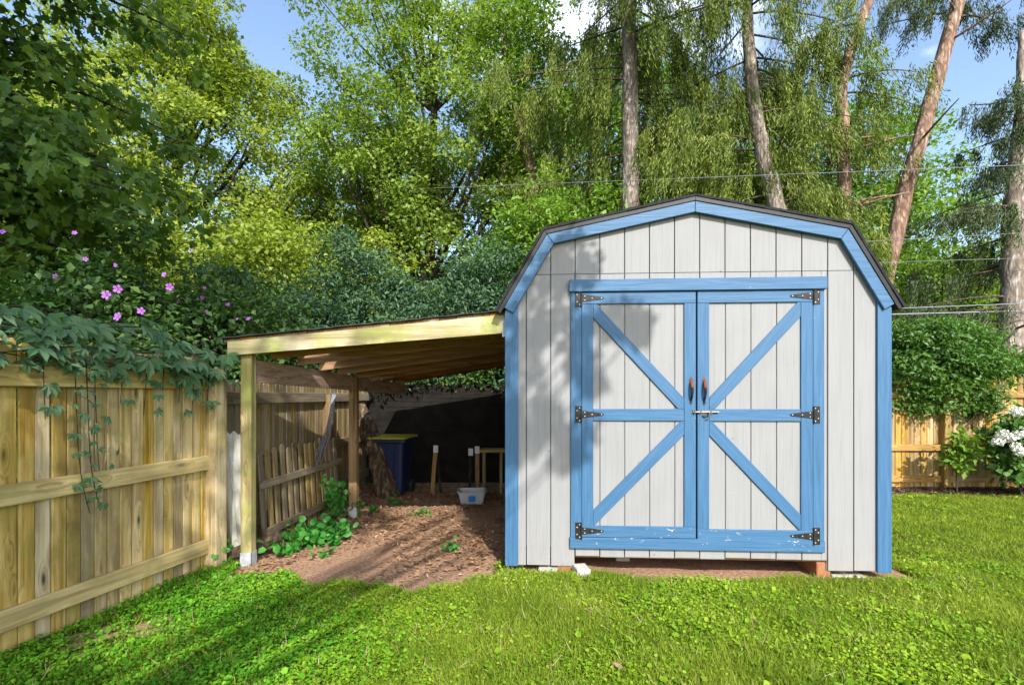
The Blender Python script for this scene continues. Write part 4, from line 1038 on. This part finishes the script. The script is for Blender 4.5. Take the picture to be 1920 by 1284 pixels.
for (px, py, s, w_) in ((200, 553, .062, 0), (221, 542, .058, 0), (221, 594, .062, 0), (265, 583, .05, 0), (318, 538, .05, 0), (360, 470, .036, 0), (104, 518, .034, 0), (140, 437, .034, 0), (3, 435, .045, 0), (160, 486, .032, 0),
                     (217, 497, .03, 0), (308, 515, .036, 0), (380, 558, .04, 1), (386, 585, .044, 1), (361, 592, .036, 1), (427, 571, .04, 1), (466, 598, .044, 1), (384, 540, .03, 1), (445, 598, .026, 1), (395, 632, .026, 1), (335, 565, .03, 1)):
    y = 4.25 + random.uniform(-.08, .08) if w_ == 0 else 5.72
    p = P(px, py, y); par = HB[w_]; flower(par, p - par.location, s * .64, (random.uniform(-.7, .9), -1, random.uniform(-.2, .8)))

# bush over the golden fence and the hydrangea
broadleaf('shrub', 'dense glossy green bush hanging over the golden cedar fence', 'shrub', (7.1, 8.75, 0), (6.95, 8.35, 1.88), (1.2, .7, .85), .6, 30, 230, 170, .062, M['lf_bush'], M['bark_dark'], .05, 61, .27, .5, .5, .5, .28)
broadleaf('shrub', 'green bush between the cedar fence post and the big spruce', 'shrub', (8.7, 8.9, 0), (8.6, 8.6, 1.6), (.8, .5, .75), .6, 20, 110, 150, .062, M['lf_bush'], M['bark_dark'], .05, 62, .30, .5, .5, .5, .14)
hy = Vector((7.5, 7.35, 0))
HD = broadleaf('hydrangea', 'hydrangea bush with round white flower heads before the cedar fence', 'shrub', hy, (7.55, 7.35, .74), (.45, .4, .55), .2, 16, 70, 60, .085, M['lf_bush'], M['bark_dark'], .02, 63, .2, .4, .7, .8)
for (px, py, r) in ((1908, 772, .075), (1880, 815, .07), (1893, 820, .062), (1912, 815, .07), (1873, 828, .06), (1905, 838, .06), (1914, 848, .065), (1935, 800, .08)):
    c = P(px, py, 6.97); n = 110; d = unit(rnd(n)); pos = d * r * RNG.uniform(.85, 1.05, n)[:, None]; pos[:, 2] *= .8
    o = scatter('flower_head', M['petal_white'], pos, rnd(n), d + rnd(n) * .3, np.full(n, .035), np.full(n, .032), 'leaf6', HD); o.location = c - hy
broadleaf('young_shrub', 'young leafy sapling staked in the mulch before the cedar fence', 'plant', (6.62, 7.45, 0), (6.62, 7.45, .62), (.2, .16, .36), .2, 9, 18, 34, .075, M['lf_fresh'], M['bark_dark'], .012, 64, .14, .4, .55, .8)

# ---- maple boughs hanging in from the left, and the trees behind the camera that shade the left side
mpb = Vector((-8.4, 5.6, 0)); MT = empty('overhanging_maple', mpb, 'dark maple with drooping boughs overhanging the left fence', 'tree')
mb = MB(); mb.tube([Vector((0, 0, -.05)), Vector((.1, 0, 1.5)), Vector((.2, 0, 3.5)), Vector((.25, 0, 6)), Vector((.2, .2, 9))], [.32, .27, .24, .18, .08], 12, wob=.04)
rs = np.random.default_rng(70); mc = []
for i in range(44):
    z0 = rs.uniform(2.9, 7.6); a = Vector((.22, 0, z0)); yy = rs.uniform(-1.2, 1.0)
    Lx = rs.uniform(2.0, 4.75) * (1 - .0 * z0); end = Vector((Lx, yy, z0 - .35 - .12 * Lx + rs.normal() * .3))
    ze_ = max(end.z, 2.75 + .1 * rs.random() + max(0, (Lx - 3.4)) * .55); end.z = ze_
    mid = a.lerp(end, .5) + Vector((0, 0, .55)); line = bez(a, mid, end, 14)
    mb.tube(line, [.05 * (1 - .065 * k) for k in range(14)], 5, cap=False)
    for k in range(4, 14):
        for s_ in range(3): mc.append(tuple(line[k] + Vector((rs.normal() * .2, rs.normal() * .28, rs.normal() * .12 - .08))))
mb.build('trunk', M['bark_dark'], MT, smooth=True)
mc = np.array(mc) + np.array(mpb)
pos, di, nr, ln, wd = leaf_cloud(mc, np.full(len(mc), .26), 18, .082, .85, .5, 1.0, .7)
di = di + np.array([.55, 0, -.25])
dist = np.linalg.norm(pos - np.array([0, 0, CH]), axis=1)
inview = (pos[:, 1] > .5) & (pos[:, 0] / pos[:, 1] > -1.0) & ((pos[:, 2] - CH) / pos[:, 1] < .78)
order = np.argsort(np.where(inview, dist, 1e9)); near = order[:280]; rest = order[280:]
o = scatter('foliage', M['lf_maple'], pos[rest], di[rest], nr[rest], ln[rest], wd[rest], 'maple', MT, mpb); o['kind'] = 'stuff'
def leaf_proto(name, mat, shp, L_, W_):
    v0, fs = SHAPES[shp]; me = bpy.data.meshes.new(name); me.from_pydata([(a * L_, c * W_, h * L_) for a, c, h in v0], [], fs); me.materials.append(mat); return me
def place_leaves(name, me, parent, pos, di, nr, sc, origin):
    d = unit(di); s = unit(np.cross(nr, d)); u = np.cross(d, s)
    for i in range(len(pos)):
        o = bpy.data.objects.new(name, me); COL.objects.link(o); o.parent = parent
        mt = Matrix((d[i], s[i], u[i])).transposed().to_4x4(); mt = Matrix.Translation(Vector(pos[i]) - Vector(origin)) @ mt @ Matrix.Scale(float(sc[i]), 4)
        o.matrix_local = mt
mpl = leaf_proto('leaf', M['lf_maple'], 'maple', .10, .085)
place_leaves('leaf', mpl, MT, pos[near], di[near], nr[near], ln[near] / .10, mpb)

# the shade trees stand behind the camera: their shadow falls on the fence, the lean-to and the shed's left edge
def along_sun(p, h): p = Vector(p); return p + SUN * ((h - p.z) / SUN.z)
cs = along_sun((-4.05, 3.25, 0.5), 8.2)
broadleaf('shade_tree', 'large shade tree standing behind the lawn out of the picture', 'tree', (cs.x - .4, cs.y - .5, 0), cs, (2.6, 2.4, 2.0), 3, 40, 125, 120, .12, M['lf_mid'], M['bark_dark'], .25, 81, .44, .1)
cs3 = along_sun((-5.0, 5.2, 4.8), 11.5)  # unseen crown, added so that its shadow covers the maple boughs
broadleaf('shade_tree', 'unseen tall tree added behind the lawn to darken the overhanging maple', 'tree', (cs3.x - .3, cs3.y - 1.5, 0), cs3, (2.5, 2.3, 2.2), 3, 40, 190, 110, .13, M['lf_mid'], M['bark_dark'], .25, 82, .55, .1)
cs2 = along_sun((.18, 4.2, 1.55), 9.6)
tips = []
E2 = empty('shade_tree', (-1.3, -7.0, 0), 'slim shade tree whose boughs dapple the shed corner', 'tree')
b2 = E2.location.copy(); mb = MB()
mb.tube([Vector((0, 0, -.05)), Vector((.05, 0, 4)), Vector((0, .1, 9)), Vector((0, .1, 11))], [.18, .15, .1, .04], 9)
spots = [(.10, 1.75, .17), (.14, 1.45, .2), (.2, 1.2, .17), (.12, 2.05, .17), (.3, 2.5, .2), (.5, 2.62, .16), (.62, 2.5, .13), (.36, 2.3, .17), (.58, 1.12, .15), (.5, 1.0, .12), (.33, 1.3, .12), (.62, 1.75, .11), (.56, 2.0, .12), (.95, 2.08, .11), (1.08, 2.02, .08), (.78, 2.1, .1), (-.02, 1.3, .1), (.05, 1.05, .1), (.72, 1.55, .06), (.28, 2.0, .08)]
cent = []; rr_ = []
for (u, z, r) in spots:
    c = along_sun(shedpt(u, 0, z), 6.0 + random.uniform(-.4, .5)); cent.append(tuple(c)); rr_.append(r * 1.2)
    a = Vector((0, .1, 5.2 + random.uniform(-.6, .6))); mb.tube(bez(a, a.lerp(c - b2, .5) + Vector((0, 0, .3)), c - b2, 6), [.035, .03, .025, .02, .015, .008], 5, cap=False)
mb.build('trunk', M['bark_dark'], E2, smooth=True)
pos, di, nr, ln, wd = leaf_cloud(np.array(cent), np.array(rr_) * .92, 110, .075, .6, .8)
scatter('crown', M['lf_mid'], pos, di, nr, ln, wd, 'leaf', E2, b2)

# ---- creeper on the board fence: big five-part leaves, each an object
VC = empty('creeper_vine', (pe.x, pe.y, 0), 'bluish creeper with large leaves trailing over the board fence', 'vine')
def fpt(s, out, z):      # s metres back from the far end of the board fence, out towards the lawn
    d = -nd; nrm_ = Vector((nd.y, -nd.x)); q = pe + d * s + nrm_ * out; return Vector((q.x, q.y, z))
o5 = []; f5 = []
for k, (ang, l) in enumerate(((-72, .72), (-36, .92), (0, 1.0), (36, .92), (72, .72))):
    c, s = math.cos(R(ang)), math.sin(R(ang)); b0 = len(o5)
    for (a, w_, h) in ((.08, 0, 0), (.35, .15, .05), (.68, .17, .03), (1.0, 0, -.16), (.68, -.17, .03), (.35, -.15, .05)):
        o5.append(((a * c - w_ * s) * l, (a * s + w_ * c) * l, h * l))
    f5 += [(b0, b0 + 3, b0 + 2, b0 + 1), (b0, b0 + 5, b0 + 4, b0 + 3)]
vme = bpy.data.meshes.new('leaf'); vme.from_pydata(o5, [], f5); vme.materials.append(M['lf_vine'])
mb = MB(); rs = np.random.default_rng(90); vp = []; vd = []; vn = []; vs_ = []
def strand(pts, r, every, size, hang=.5):
    pts = [Vector(p) for p in pts]; mb.tube(pts, [r * (1 - .5 * i / len(pts)) for i in range(len(pts))], 5, cap=False)
    for i in range(len(pts) - 1):
        n = max(1, int((pts[i + 1] - pts[i]).length / every + rs.random()))
        for k in range(n):
            p = pts[i].lerp(pts[i + 1], (k + rs.random()) / n) + Vector((rs.normal() * .03 + .03, rs.normal() * .03, rs.normal() * .03))
            vp.append(tuple(p)); vd.append((.5 + rs.normal() * .45, rs.normal() * .6 - .1, -hang + rs.normal() * .35)); vn.append((.55 + rs.normal() * .25, -.25 + rs.normal() * .3, .75)); vs_.append(size * rs.uniform(.65, 1.25))
for k in range(9):    # runners along the top
    z = 1.70 + .035 * k * rs.uniform(.5, 1.2); off = rs.uniform(-.12, .10)
    strand([fpt(s, off + .05 * math.sin(3 * s + k), z + .05 * math.sin(4 * s + 2 * k) - .05 * (s < .3)) for s in np.arange(-.12 + .1 * rs.random(), 1.75, .12)], .006, .115, .125)
for s0 in (1.05, 1.12, 1.0, .2, .05, .33, .48, .62, .8, 1.3):       # trailers hanging down the boards
    l = 1.05 if s0 in (1.05, 1.12) else .72 if s0 == 1.0 else rs.uniform(.2, .42)
    strand([fpt(s0 + .05 * math.sin(3 * q) - q * .12 * (s0 > .9), .06 + .02 * math.sin(5 * q), 1.70 - q) for q in np.arange(0, l + .01, .09)], .004, .10, .058 if l > .5 else .09, .7)
mb.build('stem', M['bark_dark'], VC, smooth=False).location = -VC.location
vp = np.array(vp)
place_leaves('leaf', vme, VC, vp[:298], np.array(vd)[:298], np.array(vn)[:298], np.array(vs_)[:298], VC.location)
if len(vp) > 298:
    r_ = slice(298, None); SHAPES['five'] = (np.array(o5), f5)
    o = scatter('foliage', M['lf_vine'], vp[r_], np.array(vd)[r_], np.array(vn)[r_], np.array(vs_)[r_], np.array(vs_)[r_], 'five', VC, VC.location); o['kind'] = 'stuff'

# ---- leafy weeds at the foot of the leaning panel and round the posts
def weed(label, base, h, spread, nst, nleaf, size, seed, mat='lf_ivy', name='leafy_weed', drift=(0, 0)):
    rs = np.random.default_rng(seed); e = empty(name, base, label, 'plant'); mb = MB(); pts = []
    for k in range(nst):
        a = rs.random() * 6.28; top = Vector((math.cos(a) * spread * rs.random() + drift[0], math.sin(a) * spread * rs.random() + drift[1], h * rs.uniform(.55, 1)))
        b0 = Vector((math.cos(a) * spread * .25, math.sin(a) * spread * .25, -.02)); ln_ = bez(b0, Vector((b0.x, b0.y, top.z * .7)), top, 7); mb.tube(ln_, .0035, 4, cap=False)
        for q in range(nleaf): pts.append(tuple(ln_[rs.integers(1, 7)] + Vector((rs.normal() * .035, rs.normal() * .035, rs.normal() * .025))))
    mb.build('stem', M['lf_ivy'], e)
    pts = np.array(pts); n = len(pts); nr = rs.normal(size=(n, 3)) * .45 + np.array([.1, -.5, .8]); di = rs.normal(size=(n, 3)) + np.array([0, -.4, -.2])
    ln_ = size * rs.uniform(.6, 1.25, n)
    scatter('foliage', M[mat], pts, di, nr, ln_, ln_ * .95, 'leaf6', e)
    return e
weed('tall bright green sapling growing through the leaning picket panel', (-2.02, 5.75, 0), .58, .22, 8, 11, .085, 101)
for k, (x, y, h) in enumerate(((-2.12, 4.72, .2), (-1.98, 4.95, .22), (-2.05, 5.2, .2), (-1.85, 5.0, .15), (-1.88, 5.3, .17))):
    weed(('low green ivy clump behind the front post', 'low ivy clump at the foot of the leaning panel', 'ivy clump under the near pickets of the leaning panel', 'sprawling ivy clump at the edge of the bare soil', 'ivy clump below the tall sapling')[k], (x, y, 0), h, .28, 12, 6, .075, 110 + k)
for k, (px, py, h) in enumerate(((700, 962, .12), (672, 968, .28), (655, 965, .16), (790, 968, .09), (745, 950, .1), (850, 1030, .09), (415, 1062, .28), (608, 1045, .08))):
    y = CH * F / (py - HY); weed(('small green seedling on the soil past the rear post', 'leafy green weed climbing the rear lean-to post', 'small weed beside the rear post base', 'tiny seedling near the grey tub', 'tiny seedling in front of the bin', 'grassy tuft on the bare soil', 'green weed at the foot of the board fence post', 'small sprig beside the soil edge')[k], (P(px, 0, y).x, y, 0), h, .09, 4, 6, .055, 130 + k)
# dead stick on the ground by the panel
mb = MB(); mb.tube([(-2.1, 5.0, .03), (-1.95, 5.3, .10), (-1.82, 5.7, .2), (-1.75, 5.9, .33)], [.02, .018, .013, .008], 6); mb.tube([(-1.9, 5.45, .13), (-1.7, 5.5, .08), (-1.62, 5.55, .02)], [.01, .008, .005], 5)
tag(mb.build('dead_branch', M['bark_log'], None), 'bare dead branch lying before the leaning picket panel', 'branch')

# vine tangle above the reed screen
tips = np.array([(random.uniform(-2.5, 1.2), 8.6 + random.uniform(-.12, .12), random.uniform(1.62, 2.3)) for _ in range(230)])
a_ = leaf_cloud(tips, np.full(len(tips), .2), 26, .06); E = empty('climbing_vine', (-2.4, 8.6, 0), 'dark tangled vine along the top of the reed screen', 'vine')
scatter('foliage', M['lf_hib'], *a_[:3], a_[3], a_[4], 'leaf', E, E.location)
mb = MB()
for k in range(14):
    x = -2.4 + k * .26; mb.tube([(x + 2.4, .02, 0), (x + 2.42, .03, .9), (x + 2.4 + random.uniform(-.2, .2), 0, 1.9)], .008, 4)
mb.build('stem', M['bark_dark'], E)

# ------------------------------------------------------------------ lawn
def sample_lawn(n, x0, x1, y0, y1):
    p = np.column_stack([RNG.uniform(x0, x1, n), RNG.uniform(y0, y1, n)])
    keep = np.array([dirt_mask(x, y) < .5 for x, y in p])
    # fence line on the left
    keep &= p[:, 0] > (pe.x - slope * (pe.y - p[:, 1]) + .03)
    return p[keep]
def patch(p): return np.sin(2.1 * p[:, 0] + 1.3 * p[:, 1]) + np.sin(3.7 * p[:, 0] - 2.9 * p[:, 1] + 1.1) + .7 * np.sin(6.1 * p[:, 1] + 4.3 * p[:, 0] + 2) + 1.5 * RNG.normal(size=len(p))
def gz(p): return .012 * np.sin(2.3 * p[:, 0] + .7) * np.sin(1.9 * p[:, 1]) + .006 * np.sin(9 * p[:, 0] + 5 * p[:, 1])
areas = ((-3.2, 4.6, 2.15, 4.35, 190000, 1.0), (3.0, 9.8, 4.2, 7.6, 52000, 1.25))
CP = []; BP = []; IV = []
for (x0, x1, y0, y1, n, sc) in areas:
    p = sample_lawn(n, x0, x1, y0, y1); s = patch(p); edge = -1.25 + .35 * np.sin(2.7 * p[:, 1]) + .3 * RNG.normal(size=len(p)); left = p[:, 0] < edge
    isb = np.where(left, s < -2.6, s < (.55 if sc == 1 else 1.5))
    IV.append((p[left & ~isb], sc)); CP.append((p[~left & ~isb], sc)); BP.append((p[isb], sc))
def weeds_layer(name, lab, sets, mat, lo, hi, hmax, bigp):
    pos = []; ln = []
    for p, sc in sets:
        pos.append(np.column_stack([p, gz(p) + RNG.uniform(.006, hmax, len(p))])); ln.append(lo + (hi - lo) * RNG.random(len(p)) ** 1.6)
    pos = np.vstack(pos); ln = np.concatenate(ln); ln[RNG.random(len(ln)) < bigp] *= 2.2
    n = len(pos); di = rnd(n); di[:, 2] = np.abs(di[:, 2]) * .35; nr = rnd(n) * .42 + np.array([.1, -.25, 1.0])
    o = scatter(name, mat, pos, di, nr, ln, ln * RNG.uniform(.6, 1.0, n), 'clover'); tag(o, lab, name.replace('_', ' '), kind='stuff')
weeds_layer('clover', 'low clover and broadleaf weeds mixed into the sunny lawn', CP, M['lf_clover'], .008, .023, .05, .03)
weeds_layer('ground_ivy', 'deep green ground ivy creeping between the board fence and the lawn', IV, M['lf_gill'], .008, .023, .05, .03)
pos = []; ln = []
for p, sc in BP:
    p = np.vstack([p, p + RNG.normal(size=p.shape) * .02, p + RNG.normal(size=p.shape) * .02]); z = gz(p) - .004; pos.append(np.column_stack([p, z])); ln.append(RNG.uniform(.025, .075, len(p)) * (1 if sc == 1 else .8))
pos = np.vstack(pos); ln = np.concatenate(ln); n = len(pos); di = rnd(n) * .5 + np.array([0, -.05, 1.0]); nr = rnd(n); nr[:, 2] *= .3
o = scatter('grass', M['lf_grass'], pos, di, nr, ln, np.full(n, .004) * RNG.uniform(.7, 1.7, n), 'blade'); tag(o, 'short mown grass blades among the clover', 'grass', kind='stuff')
p = sample_lawn(1200, -3, 4.6, 2.3, 4.3); n = len(p); di = rnd(n); di[:, 2] = np.abs(di[:, 2]) * .3; ln = RNG.uniform(.04, .10, n)
o = scatter('dry_straw', M['straw'], np.column_stack([p, gz(p) + RNG.uniform(.02, .05, n)]), di, rnd(n) * .3 + np.array([0, 0, 1.]), ln, np.full(n, .0035), 'blade'); tag(o, 'dead straw clippings lying in the lawn', 'straw', kind='stuff')
# plantain and dandelion rosettes
c = sample_lawn(150, -2.2, 4.6, 2.3, 4.2); k = 8; th = RNG.random(len(c) * k) * 6.28; c8 = np.repeat(c, k, axis=0); n = len(c8)
di = np.column_stack([np.cos(th), np.sin(th), RNG.uniform(.15, .9, n)]); ln = np.repeat(RNG.uniform(.05, .10, len(c)), k) * RNG.uniform(.6, 1.1, n)
o = scatter('broadleaf_weeds', M['lf_clover'], np.column_stack([c8, gz(c8) + .012]), di, np.column_stack([-np.cos(th) * .5, -np.sin(th) * .5, np.ones(n)]), ln, ln * .3, 'leaf6'); tag(o, 'dandelion and plantain rosettes dotted over the lawn', 'weeds', kind='stuff')
# dry leaf litter on the soil
pl = np.column_stack([RNG.uniform(-2.4, .05, 11000), RNG.uniform(3.7, 8.4, 11000)]); pl = pl[np.array([dirt_mask(x, y) > .5 for x, y in pl])]
dens = np.sin(2.3 * pl[:, 0] + 1.9 * pl[:, 1]) + .8 * np.sin(5 * pl[:, 0] - 3 * pl[:, 1]) + (pl[:, 1] - 4.6) * .5 + RNG.normal(size=len(pl)) * .6; pl = pl[dens > -.2]
n = len(pl); di = rnd(n); di[:, 2] *= .25; nr = rnd(n) * .35 + np.array([0, 0, 1.0]); ln = .01 + .055 * RNG.random(n) ** 1.4
o = scatter('leaf_litter', M['litter'], np.column_stack([pl, gz(pl) + RNG.uniform(.004, .02, n)]), di, nr, ln, ln * RNG.uniform(.25, .7, n), 'leaf6'); tag(o, 'dry brown leaf litter on the soil under the lean-to', 'leaf litter', kind='stuff')
pm_ = np.column_stack([RNG.uniform(3.2, 10, 9000), RNG.uniform(7.45, 8.0, 9000)]); n = len(pm_); di = rnd(n); di[:, 2] *= .3; nr = rnd(n) * .5 + np.array([0, 0, 1.0]); ln = RNG.uniform(.02, .06, n)
M['mulch'] = leafmat('dark_mulch', (.02, .013, .01), (.05, .032, .022), (.11, .07, .05), .02, .2)
o = scatter('mulch', M['mulch'], np.column_stack([pm_, RNG.uniform(.003, .025, n)]), di, nr, ln, ln * .4, 'leaf6'); tag(o, 'dark bark mulch bed along the cedar fence', 'mulch', kind='stuff')
# single fallen leaves on the lawn
for (px, py, s, lab) in ((1102, 1138, .06, 'curled tan fallen leaf on the lawn before the left shed door'), (1156, 1250, .055, 'reddish fallen leaf on the clover in the middle of the lawn'), (1060, 1106, .035, 'small brown fallen leaf close to the left skid'), (1640, 1110, .035, 'small pale fallen leaf on the grass off the right shed corner')):
    y = CH * F / (py - HY) * .97; me = leaf_proto('fallen_leaf', M['litter'], 'maple', s, s * .9)
    o = link('fallen_leaf', me, None, (P(px, 0, y).x, y, .045), (random.uniform(-.3, .3), random.uniform(-.3, .3), random.uniform(0, 6))); tag(o, lab, 'leaf')

# ------------------------------------------------------------------ wires
def pole(x, y, h, lab):
    E = empty('utility_pole', (x, y, 0), lab, 'pole'); MB().tube([(0, 0, -.1), (0, 0, h)], [.15, .11], 10).build('shaft', M['bark_dark'], E); MB().box((-.9, -.06, h - .5), (.9, -.12 - .0, h - .38), 0, .01).build('crossarm', M['grey_x'], E)
    return E
pole(19.5, 10.4, 7.6, 'wooden utility pole standing right of the garden'); pole(-19.0, 10.2, 7.4, 'wooden utility pole standing left of the garden')
def wire(lab, a, b, r, sag=.25):
    a, b = Vector(a), Vector(b); pts = [a.lerp(b, t_) + Vector((0, 0, -sag * 4 * t_ * (1 - t_))) for t_ in np.linspace(0, 1, 25)]
    tag(MB().tube(pts, r, 5).build('utility_wire', M['wire'], None), lab, 'wire')
def through(p, q, y0, y1, xa, xb):      # straight line through two sightings, run on to the poles
    A_, B_ = P(*p, y0), P(*q, y1); d = (B_ - A_) / (B_.x - A_.x); return A_ + d * (xa - A_.x), A_ + d * (xb - A_.x)
for (p, q, r, sg, lab) in (((810, 353), (1920, 310), .0065, .0, 'single overhead wire crossing the pale spruce trunk above the shed'),
                      ((1690, 578), (1920, 569), .009, .0, 'upper of two thick wires leaving the shed eave level on the right'),
                      ((1690, 589), (1920, 583), .013, .0, 'lower and thickest wire at the right shed eave level'),
                      ((1640, 452), (1920, 437), .005, .0, 'thin wire crossing the leaning pine beside the right roof slope'),
                      ((1660, 492), (1920, 484), .0045, .0, 'thinnest wire just below the one crossing the leaning pine')):
    a, b = through(p, q, 12.6, 8.0, -4.0, 11.5) if p[0] == 810 else through(p, q, 9.6, 9.6, 3.6, 19.4); wire(lab, a, b, r, sg)
